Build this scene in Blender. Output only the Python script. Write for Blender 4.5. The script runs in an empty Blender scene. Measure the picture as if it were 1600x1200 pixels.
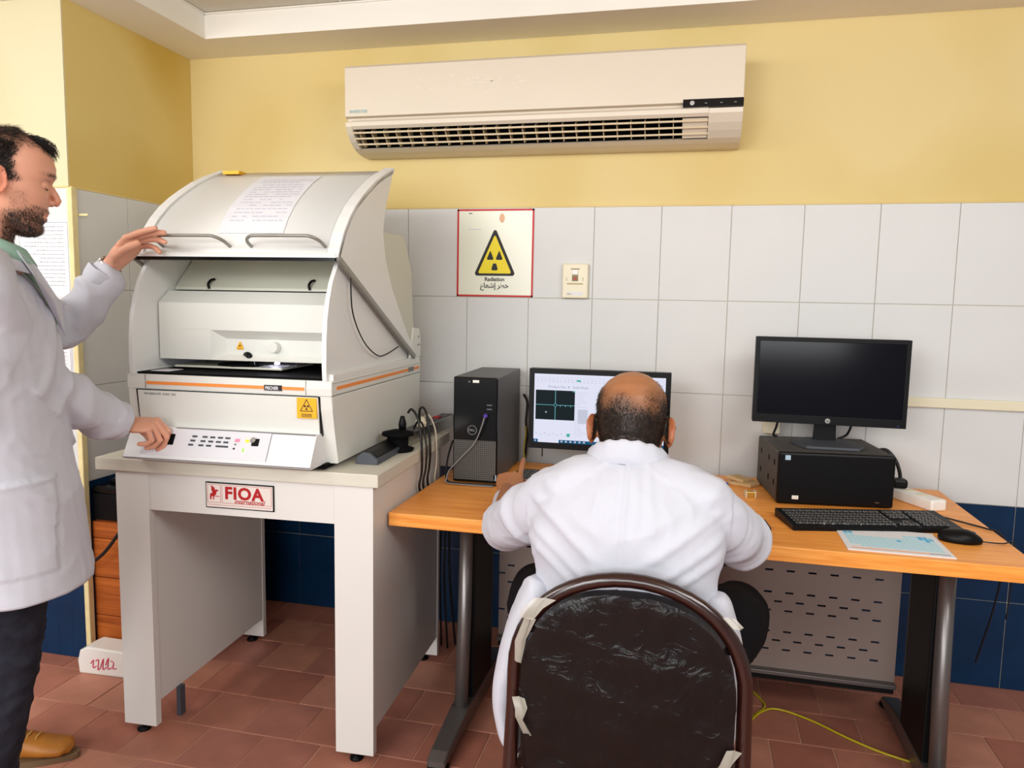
import bpy, bmesh, math, random
from mathutils import Vector, Matrix, noise, Quaternion
from mathutils.bvhtree import BVHTree
random.seed(7)
PI = math.pi
SC = bpy.context.scene
COL = SC.collection
# ------------------------------------------------------------------ camera
CAM = Vector((1.12506, -2.90384, 1.33804))
R_ = Vector((0.97253014, 0.2320393, 0.01851738)); U_ = Vector((-0.04284836, 0.10026034, 0.99403817)); F_ = Vector((-0.22879937, 0.96752552, -0.10744871))
cd = bpy.data.cameras.new('camera'); cam = bpy.data.objects.new('camera', cd); COL.objects.link(cam)
cd.sensor_width = 36; cd.lens = 1175.58 / 1600 * 36; cd.clip_start = .02
M = Matrix.Identity(4)
for i in range(3): M[i][0] = R_[i]; M[i][1] = U_[i]; M[i][2] = -F_[i]; M[i][3] = CAM[i]
cam.matrix_world = M
SC.camera = cam
# ------------------------------------------------------------------ world, lights, exposure
wd = bpy.data.worlds.new('world'); SC.world = wd; wd.use_nodes = True
wd.node_tree.nodes['Background'].inputs[0].default_value = (1.0, .97, .93, 1)
wd.node_tree.nodes['Background'].inputs[1].default_value = .22
SC.view_settings.view_transform = 'Standard'; SC.view_settings.look = 'None'
SC.view_settings.exposure = 0.27; SC.view_settings.gamma = 1; SC.view_settings.use_curve_mapping = False
def area(name, loc, target, sx, sy, power, color=(1, 1, 1)):
    l = bpy.data.lights.new(name, 'AREA'); l.shape = 'RECTANGLE'; l.size = sx; l.size_y = sy; l.energy = power; l.color = color
    o = bpy.data.objects.new(name, l); COL.objects.link(o); o.location = loc
    o.rotation_euler = (Vector(target) - Vector(loc)).to_track_quat('-Z', 'Y').to_euler()
    return o
area('fluorescent_light_near', (-1.25, -2.2, 2.30), (-.3, -.9, .4), 1.5, 1.1, 31, (1, .98, .95))
area('fluorescent_light_far', (2.3, -2.5, 2.40), (.3, -.7, .9), 1.5, .9, 38, (1, .98, .95))
area('window_daylight', (.3, -7.2, 1.9), (.2, 0, 1.1), 5.0, 2.2, 165, (.97, .985, 1))

area('fill_light_left', (-.5, -4.3, 2.28), (-.4, -1.1, .8), 1.6, .8, 42, (1, .98, .95))  # added fill for the standing man's coat and left side, no known fixture

# ------------------------------------------------------------------ materials
def lin(c):
    c /= 255
    return c / 12.92 if c <= .04045 else ((c + .055) / 1.055) ** 2.4
def rgb(r, g, b): return (lin(r), lin(g), lin(b), 1)
def mat(name, col, rough=.5, metal=0, spec=.5, var=0, vscale=8, bump=0, bscale=120, coat=0, emit=None, estr=1, stretch=None, alpha=1, sss=0):
    m = bpy.data.materials.new(name); m.use_nodes = True
    nt = m.node_tree; b = nt.nodes['Principled BSDF']
    b.inputs['Base Color'].default_value = col; b.inputs['Roughness'].default_value = rough
    b.inputs['Metallic'].default_value = metal; b.inputs['Specular IOR Level'].default_value = spec
    b.inputs['Coat Weight'].default_value = coat; b.inputs['Alpha'].default_value = alpha
    if sss: b.inputs['Subsurface Weight'].default_value = sss; b.inputs['Subsurface Radius'].default_value = (.02, .008, .004)
    if emit: b.inputs['Emission Color'].default_value = emit; b.inputs['Emission Strength'].default_value = estr
    tc = nt.nodes.new('ShaderNodeTexCoord'); mp = nt.nodes.new('ShaderNodeMapping'); nt.links.new(tc.outputs['Object'], mp.inputs[0])
    if stretch: mp.inputs['Scale'].default_value = stretch
    if var:
        n = nt.nodes.new('ShaderNodeTexNoise'); n.inputs['Scale'].default_value = vscale; n.inputs['Detail'].default_value = 6
        nt.links.new(mp.outputs[0], n.inputs['Vector'])
        r = nt.nodes.new('ShaderNodeValToRGB'); r.color_ramp.elements[0].position = .3; r.color_ramp.elements[1].position = .7
        r.color_ramp.elements[0].color = tuple(c * (1 - var) for c in col[:3]) + (1,)
        r.color_ramp.elements[1].color = tuple(min(1, c * (1 + var)) for c in col[:3]) + (1,)
        nt.links.new(n.outputs['Fac'], r.inputs[0]); nt.links.new(r.outputs[0], b.inputs['Base Color'])
    if bump:
        n2 = nt.nodes.new('ShaderNodeTexNoise'); n2.inputs['Scale'].default_value = bscale; n2.inputs['Detail'].default_value = 4
        nt.links.new(mp.outputs[0], n2.inputs['Vector'])
        bm_ = nt.nodes.new('ShaderNodeBump'); bm_.inputs['Strength'].default_value = bump; bm_.inputs['Distance'].default_value = .002
        nt.links.new(n2.outputs['Fac'], bm_.inputs['Height']); nt.links.new(bm_.outputs[0], b.inputs['Normal'])
    return m
def wood(name, c1, c2, rough=.35, scale=(1.2, 22, 22), spec=.5):
    m = mat(name, c1, rough, spec=spec); nt = m.node_tree; b = nt.nodes['Principled BSDF']
    tc = nt.nodes.new('ShaderNodeTexCoord'); mp = nt.nodes.new('ShaderNodeMapping'); mp.inputs['Scale'].default_value = scale
    n = nt.nodes.new('ShaderNodeTexNoise'); n.inputs['Scale'].default_value = 3; n.inputs['Detail'].default_value = 8; n.inputs['Distortion'].default_value = .8
    n2 = nt.nodes.new('ShaderNodeTexNoise'); n2.inputs['Scale'].default_value = 14; n2.inputs['Detail'].default_value = 3
    mx = nt.nodes.new('ShaderNodeMath'); mx.operation = 'MULTIPLY_ADD'; mx.inputs[1].default_value = .35
    r = nt.nodes.new('ShaderNodeValToRGB'); r.color_ramp.elements[0].position = .45; r.color_ramp.elements[1].position = .85
    r.color_ramp.elements[0].color = c2; r.color_ramp.elements[1].color = c1
    nt.links.new(tc.outputs['Object'], mp.inputs[0]); nt.links.new(mp.outputs[0], n.inputs['Vector']); nt.links.new(mp.outputs[0], n2.inputs['Vector'])
    nt.links.new(n2.outputs['Fac'], mx.inputs[0]); nt.links.new(n.outputs['Fac'], mx.inputs[2]); nt.links.new(mx.outputs[0], r.inputs[0]); nt.links.new(r.outputs[0], b.inputs['Base Color'])
    return m
def attr_mat(name, rough=.5, sss=0, bump=.2, bscale=300, spec=.4, varamt=.0):
    m = mat(name, (1, 1, 1, 1), rough, bump=bump, bscale=bscale, sss=sss, spec=spec); nt = m.node_tree
    a = nt.nodes.new('ShaderNodeAttribute'); a.attribute_name = 'tint'
    nt.links.new(a.outputs['Color'], nt.nodes['Principled BSDF'].inputs['Base Color'])
    return m
def yellow_paint(name, base, stain):
    m = mat(name, base, .75, spec=.3, bump=.35, bscale=30); nt = m.node_tree; b = nt.nodes['Principled BSDF']
    tc = nt.nodes.new('ShaderNodeTexCoord')
    n = nt.nodes.new('ShaderNodeTexNoise'); n.inputs['Scale'].default_value = 2.1; n.inputs['Detail'].default_value = 9; n.inputs['Roughness'].default_value = .22
    r = nt.nodes.new('ShaderNodeValToRGB'); r.color_ramp.elements[0].position = .42; r.color_ramp.elements[1].position = .68
    r.color_ramp.elements[0].color = base; r.color_ramp.elements[1].color = stain
    nt.links.new(tc.outputs['Object'], n.inputs['Vector']); nt.links.new(n.outputs['Fac'], r.inputs[0]); nt.links.new(r.outputs[0], b.inputs['Base Color'])
    return m
MAT = {}
MAT['yellow'] = yellow_paint('yellow_wall_paint', rgb(224, 204, 146), rgb(217, 193, 126))
MAT['yellow_stain_shade'] = yellow_paint('stained_shaded_yellow_paint', rgb(224, 200, 128), rgb(208, 176, 88))  # blotchy yellow, deepened to paint in the shade of the left wall
MAT['lit_pier_paint'] = yellow_paint('lit_yellow_paint', rgb(220, 212, 176), rgb(216, 206, 164))  # wall yellow made paler: lamp light on the pier put into the colour
MAT['tile'] = mat('white_glazed_tile', rgb(217, 218, 217), .5, var=.015, vscale=5, bump=.03, bscale=4, spec=.22)
MAT['blue'] = mat('dark_blue_glazed_tile', rgb(10, 46, 78), .25, var=.14, vscale=9, bump=.05, bscale=6, spec=.3)
MAT['grout'] = mat('beige_grout', rgb(208, 202, 184), .9, var=.08, vscale=20)
MAT['soffit'] = mat('ceiling_plaster', rgb(244, 240, 230), .8, var=.02, vscale=3, bump=.1, bscale=20)
MAT['panel'] = mat('ceiling_panel', rgb(222, 218, 204), .85, bump=.2, bscale=160)
MAT['terra'] = [mat('terracotta_tile_%s' % n, c, .5, var=.17, vscale=7, bump=.35, bscale=22, spec=.3) for n, c in
    (('a', rgb(178, 118, 98)), ('b', rgb(168, 108, 90)), ('c', rgb(188, 130, 108)), ('d', rgb(172, 114, 98)))]
MAT['joint'] = mat('floor_joint', rgb(196, 150, 126), .9, var=.1, vscale=15)
MAT['lam'] = mat('white_laminate', rgb(226, 225, 220), .38, bump=.04, bscale=60)
MAT['slab'] = mat('grey_beige_laminate_top', rgb(214, 211, 196), .4, var=.03, vscale=14, stretch=(1, 8, 8), bump=.03)
MAT['mach'] = mat('machine_housing', rgb(226, 227, 220), .42, bump=.05, bscale=400)
MAT['mach2'] = mat('machine_rear_housing', rgb(208, 208, 192), .5)
MAT['hood'] = mat('hood_white', rgb(232, 233, 230), .35, bump=.03, bscale=300)
MAT['ctrl'] = mat('control_strip_white', rgb(234, 235, 235), .35)
MAT['grey'] = mat('grey_metal', rgb(150, 148, 140), .4, metal=.4)
MAT['steel'] = mat('brushed_steel', rgb(190, 188, 184), .25, metal=1)
MAT['black'] = mat('black_plastic', rgb(12, 12, 14), .4, spec=.18)
MAT['blackm'] = mat('matte_black', rgb(9, 9, 11), .75, spec=.1)
MAT['blackg'] = mat('glossy_black', rgb(7, 7, 9), .15, spec=.4)
MAT['dgrey'] = mat('dark_grey_plastic', rgb(70, 74, 82), .5)
MAT['mgrey'] = mat('tower_side_metal', rgb(84, 86, 90), .45, metal=.3)
MAT['dust'] = mat('dusty_black_metal', rgb(74, 72, 70), .65, var=.2, vscale=10)
MAT['orange'] = mat('orange_stripe', rgb(244, 146, 62), .5)
MAT['stk'] = mat('amber_sticker', rgb(244, 180, 18), .5)
MAT['yel'] = mat('sign_yellow', rgb(240, 218, 0), .5)
MAT['ink'] = mat('black_ink', rgb(24, 24, 26), .6)
MAT['greyink'] = mat('grey_ink', rgb(128, 128, 130), .6)
MAT['midink'] = mat('mid_ink', rgb(160, 160, 164), .6)
MAT['paleink'] = mat('pale_ink', rgb(196, 198, 214), .6)
MAT['red'] = mat('red_print', rgb(196, 14, 18), .5)
MAT['dred'] = mat('dark_red_print', rgb(176, 10, 20), .5)
MAT['pinkink'] = mat('pink_marker', rgb(226, 60, 100), .6)
MAT['film'] = mat('sign_film', rgb(232, 233, 214), .3, var=.015, vscale=6)
MAT['paper'] = mat('white_paper', rgb(228, 228, 233), .7)
MAT['plate'] = mat('nameplate', rgb(232, 222, 214), .35)
MAT['ivory'] = mat('ivory_plastic', rgb(232, 224, 196), .4)
MAT['acw'] = mat('aged_white_plastic', rgb(222, 210, 190), .38, var=.015, vscale=3)
MAT['acd'] = mat('air_conditioner_shade_plastic', rgb(214, 196, 162), .5)
MAT['desk'] = wood('orange_wood_laminate', rgb(255, 176, 84), rgb(234, 142, 52), .4)
MAT['cab'] = wood('dark_orange_wood', rgb(190, 104, 44), rgb(136, 62, 20), .35, (.6, 1, 18))
MAT['legm'] = mat('grey_painted_steel', rgb(120, 116, 114), .35, metal=.7)
MAT['legd'] = mat('black_painted_steel', rgb(16, 16, 18), .5, spec=.2)
MAT['perf'] = mat('perforated_panel_paint', rgb(142, 126, 118), .55)
MAT['brown'] = mat('brown_painted_tube', rgb(44, 19, 15), .22, spec=.6, coat=.4)
MAT['pad'] = mat('brown_vinyl', rgb(22, 12, 11), .5, spec=.15)
MAT['coatw'] = mat('lab_coat_cotton', rgb(203, 205, 215), .85, bump=.15, bscale=500, spec=.2)
MAT['denim'] = mat('dark_denim', rgb(44, 46, 56), .9, var=.4, vscale=22, bump=.4, bscale=500, spec=.15)
MAT['trous'] = mat('black_trousers', rgb(16, 16, 20), .9, spec=.15)
MAT['leather'] = mat('tan_leather', rgb(176, 112, 36), .5, var=.15, vscale=20, bump=.2, bscale=90)
MAT['sole'] = mat('shoe_sole', rgb(112, 88, 62), .7)
MAT['mint'] = mat('mint_shirt', rgb(150, 186, 170), .85, bump=.15, bscale=400)
MAT['skin'] = attr_mat('skin', .42, sss=.10)
MAT['hair'] = mat('black_hair', rgb(26, 20, 18), .55, spec=.4)
MAT['hairg'] = mat('greying_hair', rgb(34, 30, 28), .6, spec=.3)
MAT['cblack'] = mat('black_cable', rgb(14, 14, 16), .45)
MAT['cyel'] = mat('yellow_cable', rgb(196, 178, 30), .5)
MAT['cwhite'] = mat('white_cable', rgb(214, 204, 186), .5)
MAT['white'] = mat('white_plastic', rgb(240, 238, 232), .4)
MAT['purple'] = mat('purple_plug', rgb(84, 62, 160), .4)
MAT['kraft'] = mat('kraft_paper', rgb(206, 172, 122), .8, var=.08, vscale=30)
MAT['brass'] = mat('brass', rgb(206, 168, 84), .3, metal=.9)
MAT['bluep'] = mat('blue_pen', rgb(20, 70, 190), .4)
MAT['cyan'] = mat('cyan_print', rgb(120, 204, 232), .6)
MAT['cyan2'] = mat('strong_cyan_print', rgb(60, 176, 226), .6)
MAT['org'] = mat('orange_print', rgb(240, 160, 100), .6)
MAT['scr_off'] = mat('dark_screen', rgb(3, 4, 14), .12, spec=.3)
MAT['pink'] = mat('pink_button', rgb(246, 150, 176), .5)
MAT['lyel'] = mat('yellow_lamp', rgb(248, 226, 40), .5, emit=rgb(248, 226, 40), estr=.3)
MAT['lgrn'] = mat('green_lamp', rgb(150, 240, 80), .5, emit=rgb(140, 250, 70), estr=.6)
MAT['led'] = mat('stage_led', rgb(190, 170, 255), .5, emit=rgb(200, 186, 255), estr=5)
MAT['s_bg'] = mat('screen_white', (0, 0, 0, 1), .4, emit=rgb(226, 228, 246), estr=1)
MAT['s_dk'] = mat('screen_dark_window', (0, 0, 0, 1), .4, emit=rgb(24, 34, 38), estr=1)
MAT['s_cy'] = mat('screen_cyan', (0, 0, 0, 1), .4, emit=rgb(110, 186, 196), estr=1)
MAT['s_gr'] = mat('screen_grey', (0, 0, 0, 1), .4, emit=rgb(196, 200, 216), estr=1)
MAT['s_tx'] = mat('screen_text', (0, 0, 0, 1), .4, emit=rgb(150, 160, 176), estr=1)
MAT['s_bl'] = mat('screen_taskbar', (0, 0, 0, 1), .4, emit=rgb(22, 84, 124), estr=1)
MAT['s_te'] = mat('screen_teal', (0, 0, 0, 1), .4, emit=rgb(64, 172, 160), estr=1)
MAT['glass'] = mat('lens_glass', (1, 1, 1, 1), .05, alpha=.2)
for k_, m_x in MAT.items() if 'MAT' in globals() else []:
    if k_.startswith('s_') and k_ != 's_off': m_x.node_tree.nodes['Principled BSDF'].inputs['Emission Strength'].default_value = .82; m_x.node_tree.nodes['Principled BSDF'].inputs['Specular IOR Level'].default_value = .05
def wrap_mat():
    m = bpy.data.materials.new('clear_plastic_wrap'); m.use_nodes = True; nt = m.node_tree
    for n in list(nt.nodes): nt.nodes.remove(n)
    o = nt.nodes.new('ShaderNodeOutputMaterial'); mx = nt.nodes.new('ShaderNodeMixShader'); t = nt.nodes.new('ShaderNodeBsdfTransparent'); g = nt.nodes.new('ShaderNodeBsdfGlossy')
    d = nt.nodes.new('ShaderNodeBsdfDiffuse'); d.inputs[0].default_value = rgb(190, 182, 172); m2 = nt.nodes.new('ShaderNodeMixShader'); m2.inputs[0].default_value = .10
    g.inputs['Roughness'].default_value = .22; fr = nt.nodes.new('ShaderNodeFresnel'); fr.inputs[0].default_value = 1.35
    ad = nt.nodes.new('ShaderNodeMath'); ad.operation = 'ADD'; ad.inputs[1].default_value = .0
    tc = nt.nodes.new('ShaderNodeTexCoord'); n = nt.nodes.new('ShaderNodeTexNoise'); n.inputs['Scale'].default_value = 26; n.inputs['Detail'].default_value = 3; n.inputs['Distortion'].default_value = 1.5
    b = nt.nodes.new('ShaderNodeBump'); b.inputs['Strength'].default_value = .8; b.inputs['Distance'].default_value = .006
    L = nt.links.new
    L(tc.outputs['Object'], n.inputs['Vector']); L(n.outputs['Fac'], b.inputs['Height']); L(b.outputs[0], g.inputs['Normal']); L(b.outputs[0], fr.inputs['Normal'])
    L(fr.outputs[0], ad.inputs[0]); L(ad.outputs[0], mx.inputs[0]); L(t.outputs[0], mx.inputs[1]); L(g.outputs[0], m2.inputs[1]); L(d.outputs[0], m2.inputs[2]); L(m2.outputs[0], mx.inputs[2]); L(mx.outputs[0], o.inputs[0])
    return m
MAT['wrap'] = wrap_mat()
def mesh_grille():
    # dark front with a fine dot mesh
    m = mat('tower_mesh_front', rgb(20, 20, 22), .5); nt = m.node_tree; b = nt.nodes['Principled BSDF']
    tc = nt.nodes.new('ShaderNodeTexCoord'); v = nt.nodes.new('ShaderNodeTexVoronoi'); v.inputs['Scale'].default_value = 150; v.inputs['Randomness'].default_value = 0
    r = nt.nodes.new('ShaderNodeValToRGB'); r.color_ramp.elements[0].position = .35; r.color_ramp.elements[1].position = .5
    r.color_ramp.elements[0].color = rgb(6, 6, 8); r.color_ramp.elements[1].color = rgb(84, 80, 74)
    nt.links.new(tc.outputs['Object'], v.inputs['Vector']); nt.links.new(v.outputs['Distance'], r.inputs[0]); nt.links.new(r.outputs[0], b.inputs['Base Color'])
    return m
MAT['mesh'] = mesh_grille()

# ------------------------------------------------------------------ helpers
def link(name, me, m=None, parent=None):
    o = bpy.data.objects.new(name, me); COL.objects.link(o)
    if m is not None and me is not None:
        for x in (m if isinstance(m, (list, tuple)) else [m]): me.materials.append(MAT[x] if isinstance(x, str) else x)
    if parent is not None: o.parent = parent
    return o
def tag(o, label=None, cat=None, group=None, kind=None):
    if label: o['label'] = label
    if cat: o['category'] = cat
    if group: o['group'] = group
    if kind: o['kind'] = kind
    return o
def thing(name, label, cat, loc=(0, 0, 0), rz=0, group=None):
    o = bpy.data.objects.new(name, None); COL.objects.link(o); o.empty_display_size = .05
    o.location = loc; o.rotation_euler = (0, 0, rz)
    return tag(o, label, cat, group)
class MB:
    def __init__(s): s.bm = bmesh.new()
    def box(s, x0, x1, y0, y1, z0, z1, bev=0, mi=0):
        vs = [s.bm.verts.new((x, y, z)) for x in (x0, x1) for y in (y0, y1) for z in (z0, z1)]
        f = [(0, 1, 3, 2), (4, 6, 7, 5), (0, 4, 5, 1), (2, 3, 7, 6), (0, 2, 6, 4), (1, 5, 7, 3)]
        fs = [s.bm.faces.new([vs[i] for i in q]) for q in f]
        for q in fs: q.material_index = mi
        if bev:
            es = list({e for q in fs for e in q.edges})
            bmesh.ops.bevel(s.bm, geom=es, offset=bev, segments=2, affect='EDGES', profile=.5)
        return s
    def prism(s, poly, axis, a, b, bev=0, mi=0, smooth=False):
        """poly: 2-D outline, extruded from a to b along axis (0: poly=(y,z); 1: poly=(x,z); 2: poly=(x,y))"""
        def P(p, t): return {0: (t, p[0], p[1]), 1: (p[0], t, p[1]), 2: (p[0], p[1], t)}[axis]
        va = [s.bm.verts.new(P(p, a)) for p in poly]; vb = [s.bm.verts.new(P(p, b)) for p in poly]
        n = len(poly); fs = [s.bm.faces.new(va), s.bm.faces.new(vb[::-1])]
        for i in range(n):
            q = s.bm.faces.new((va[i], vb[i], vb[(i + 1) % n], va[(i + 1) % n])); fs.append(q)
            if smooth: q.smooth = True
        for q in fs: q.material_index = mi
        if bev:
            es = list({e for q in fs[:2] for e in q.edges})
            bmesh.ops.bevel(s.bm, geom=es, offset=bev, segments=2, affect='EDGES', profile=.5)
        return s
    def lathe(s, prof, c=(0, 0, 0), ax=(0, 0, 1), n=20, mi=0, a0=0):
        q = Vector((0, 0, 1)).rotation_difference(Vector(ax).normalized()); c = Vector(c); rings = []
        for r, z in prof:
            rings.append([s.bm.verts.new(c + q @ Vector((r * math.cos(a0 + 2 * PI * i / n), r * math.sin(a0 + 2 * PI * i / n), z))) for i in range(n)])
        for k in range(len(rings) - 1):
            for i in range(n):
                f = s.bm.faces.new((rings[k][i], rings[k][(i + 1) % n], rings[k + 1][(i + 1) % n], rings[k + 1][i])); f.smooth = n > 8; f.material_index = mi
        for r_, rev in ((rings[0], True), (rings[-1], False)):
            f = s.bm.faces.new(r_[::-1] if rev else r_); f.material_index = mi
        return s
    def tube(s, pts, r, n=8, mi=0, closed=False):
        pts = [Vector(p) for p in pts]; N = len(pts); rings = []; prev = None
        rr = r if isinstance(r, (list, tuple)) else [r] * N
        for i, p in enumerate(pts):
            if closed: t = pts[(i + 1) % N] - pts[i - 1]
            else: t = pts[min(i + 1, N - 1)] - pts[max(i - 1, 0)]
            t.normalize()
            if prev is None:
                u = t.cross(Vector((0, 0, 1)))
                if u.length < .1: u = t.cross(Vector((1, 0, 0)))
            else: u = prev - t * prev.dot(t)
            u.normalize(); prev = u; v = t.cross(u)
            rings.append([s.bm.verts.new(p + (u * math.cos(2 * PI * k / n) + v * math.sin(2 * PI * k / n)) * rr[i]) for k in range(n)])
        for k in range(N if closed else N - 1):
            A, B = rings[k], rings[(k + 1) % N]
            for i in range(n):
                f = s.bm.faces.new((A[i], A[(i + 1) % n], B[(i + 1) % n], B[i])); f.smooth = True; f.material_index = mi
        if not closed:
            s.bm.faces.new(rings[0][::-1]).material_index = mi; s.bm.faces.new(rings[-1]).material_index = mi
        return s
    def ell(s, c, r, rot=None, seg=14, rings=10, mi=0):
        m = Matrix.Translation(Vector(c)) @ (rot.to_matrix().to_4x4() if rot else Matrix.Identity(4)) @ Matrix.Diagonal((r[0], r[1], r[2], 1))
        res = bmesh.ops.create_uvsphere(s.bm, u_segments=seg, v_segments=rings, radius=1, matrix=m)
        for v in res['verts']:
            for f in v.link_faces: f.smooth = True; f.material_index = mi
        return s
    def quad(s, pts, mi=0):
        f = s.bm.faces.new([s.bm.verts.new(p) for p in pts]); f.material_index = mi; return s
    def build(s, name, m, parent=None, recalc=True):
        if recalc: bmesh.ops.recalc_face_normals(s.bm, faces=s.bm.faces)
        me = bpy.data.meshes.new(name); s.bm.to_mesh(me); s.bm.free()
        return link(name, me, m, parent)
def catmull(pts, k=6):
    P = [Vector(p) for p in pts]; P = [2 * P[0] - P[1]] + P + [2 * P[-1] - P[-2]]; out = []
    for i in range(1, len(P) - 2):
        for j in range(k):
            t = j / k; a, b, c, d = P[i - 1:i + 3]
            out.append(.5 * ((2 * b) + (c - a) * t + (2 * a - 5 * b + 4 * c - d) * t * t + (3 * b - 3 * c + d - a) * t ** 3))
    out.append(P[-2]); return out
def text_obj(s, size, name, m, parent, M4, extrude=.0004, bold=0, align='LEFT', sx=1, shear=0, gap=1):
    """flat lettering; M4 maps text x,y (right, up) and z (out of the surface)"""
    c = bpy.data.curves.new('t', 'FONT'); c.body = s; c.size = size; c.extrude = extrude; c.offset = bold; c.align_x = align; c.shear = shear; c.space_character = gap; c.resolution_u = 3
    o = bpy.data.objects.new('t', c); COL.objects.link(o)
    dg = bpy.context.evaluated_depsgraph_get(); me = bpy.data.meshes.new_from_object(o.evaluated_get(dg))
    bpy.data.objects.remove(o); me.transform(Matrix.Diagonal((sx, 1, 1, 1))); me.transform(M4); me.name = name
    me.materials.clear()
    return link(name, me, m, parent)
def frame(o, x, z):
    """matrix with origin o, x axis, z axis (outward normal); y = z cross x"""
    x = Vector(x).normalized(); z = Vector(z).normalized(); y = z.cross(x)
    m = Matrix.Identity(4)
    for i in range(3): m[i][0] = x[i]; m[i][1] = y[i]; m[i][2] = z[i]; m[i][3] = Vector(o)[i]
    return m
WALLF = lambda x, y, z: frame((x, y, z), (1, 0, 0), (0, -1, 0))

# ================================================================== SETTING
S = lambda o: tag(o, kind='structure')
TX, TZ = .25, .34683; ZT = 1.7046            # tile pitch; top of the tiled dado
XL = -.988; YP = -.672; XR = 3.3; CZ = 2.335
back = S(MB().box(XL - .1, XR, 0, .12, -.05, 2.5).build('wall_back', 'yellow'))
left = S(MB().box(XL - .12, XL, YP, 0, -.05, 2.5).build('wall_left', 'yellow_stain_shade'))
pb = MB().box(XL - 2.6, XL - .1201, YP, YP + .12, -.05, 2.5); pb.box(XL - 2.6, XL - .0002, YP - .006, YP - .0002, -.05, 2.5)
pier = S(pb.build('wall_pier', 'lit_pier_paint'))
G = .0022
def wall_tiles(parent, spans, fixed, axis, sign, gname):
    MB_ = MB
    g = MB_()
    (a0, a1) = (spans[0][0], spans[-1][1])
    if axis == 1: g.box(a0, a1, min(fixed, fixed + sign * .004), max(fixed, fixed + sign * .004), 0, ZT)
    else: g.box(min(fixed, fixed + sign * .004), max(fixed, fixed + sign * .004), a0, a1, 0, ZT)
    g.build('grout', 'grout', parent)
    cache = {}
    rows = [(ZT - k * TZ - TZ, ZT - k * TZ, 'tile' if k < 3 else 'blue') for k in range(5)]
    for z0, z1, m in rows:
        z0 = max(z0, 0)
        for (p, q) in spans:
            w = q - p; h = z1 - z0; key = (round(w, 4), round(h, 4), m)
            if key not in cache:
                b = MB_()
                d = .0085
                if axis == 1: b.box(G / 2, w - G / 2, 0, d, G / 2, h - G / 2, bev=.0012)
                else: b.box(0, d, G / 2, w - G / 2, G / 2, h - G / 2, bev=.0012)
                if m == 'blue' and w > .15:      # faint embossed grid of the dark tiles
                    for k in range(1, 4):
                        if axis == 1: b.box(w * k / 4 - .0006, w * k / 4 + .0006, -.0004, .0004, .004, h - .004)
                    for k in range(1, 4):
                        if axis == 1: b.box(.004, w - .004, -.0004, .0004, h * k / 4 - .0006, h * k / 4 + .0006)
                o = b.build('tile', m, parent); cache[key] = o.data
            else:
                o = link('tile', cache[key], None, parent)
            j = random.uniform(-.0004, .0004)
            if axis == 1: o.location = (p, fixed - .0085 + j if sign < 0 else fixed, z0)
            else: o.location = (fixed + j, p, z0)
cols = [(max(i * TX, XL), (i + 1) * TX) for i in range(-4, 13)]
cols[-1] = (cols[-1][0], XR)
wall_tiles(back, cols, 0, 1, -1, 'back')
wall_tiles(left, [(YP, -.663), (-.663, -.408), (-.408, -.153), (-.153, -.009)][1:], XL, 0, 1, 'left')
wall_tiles(pier, [(XL - .25 * (k + 1), XL - .25 * k) for k in range(9, -1, -1)], YP, 1, -1, 'pier')
# corner bead of the pier: cream plaster strip with a little spill onto the tiles
bd = MB().box(XL - .004, XL + .016, YP - .012, YP + .014, 0, ZT + .002, bev=.003); bd.box(XL + .002, XL + .05, YP + .02, YP + .024, 1.612, 1.619)
S(bd.build('trim_1', mat('corner_bead', rgb(230, 214, 160), .8, var=.1, vscale=20)))
b = MB().box(XL, XR, -.0095, 0, ZT - .001, ZT + .006, bev=.002); b.box(XL, XL + .0095, YP, 0, ZT - .001, ZT + .006, bev=.002); b.box(XL - 2.5, XL, YP - .0095, YP, ZT - .001, ZT + .006, bev=.002)
S(b.build('trim_2', 'yellow'))
# white conduit along the wall at the right
S(MB().box(1.70, XR, -.026, -.0088, 1.0, 1.034, bev=.003).build('trim_3', 'ivory'))
# floor tiles, running bond
fl = S(MB().box(-3.6, 3.5, -4.2, .1, -.06, -.0025).build('floor', 'joint'))
PX, PY = .1885, .195; cache = {}
rest = MB()
for r in range(0, 21):
    y1 = -.755 + PY * (3 - r) + PY; y0 = y1 - PY
    y1c = min(y1, 0)
    off = -.75 if r % 2 == 0 else -.66
    for c in range(-15, 22):
        x0 = off + c * PX; x1 = x0 + PX
        if y0 > -.01 or x1 < -3.5 or x0 > 3.2: continue
        vis = y0 > -1.5 and (XL - .35 if y0 < YP else XL) - .2 < x0 and x1 < 2.75
        if not vis:
            rest.box(x0 + .002, x1 - .002, y0 + .002, y1c - .002, -.02, random.uniform(-.0008, .0004), mi=random.randrange(4)); continue
        mi = random.choice((0, 0, 1, 2, 3)); k = (mi, round(y1c - y0, 3))
        if k not in cache:
            o = MB().box(.002, PX - .002, .002, y1c - y0 - .002, -.02, 0, bev=.0012).build('tile', MAT['terra'][mi], fl); cache[k] = o.data
        else: o = link('tile', cache[k], None, fl)
        o.location = (x0, y0, random.uniform(-.0008, .0004)); o.rotation_euler = (random.uniform(-.002, .002), random.uniform(-.002, .002), random.uniform(-.003, .003))
o = rest.build('far_tiles', MAT['terra'], fl); o['kind'] = 'stuff'
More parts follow.
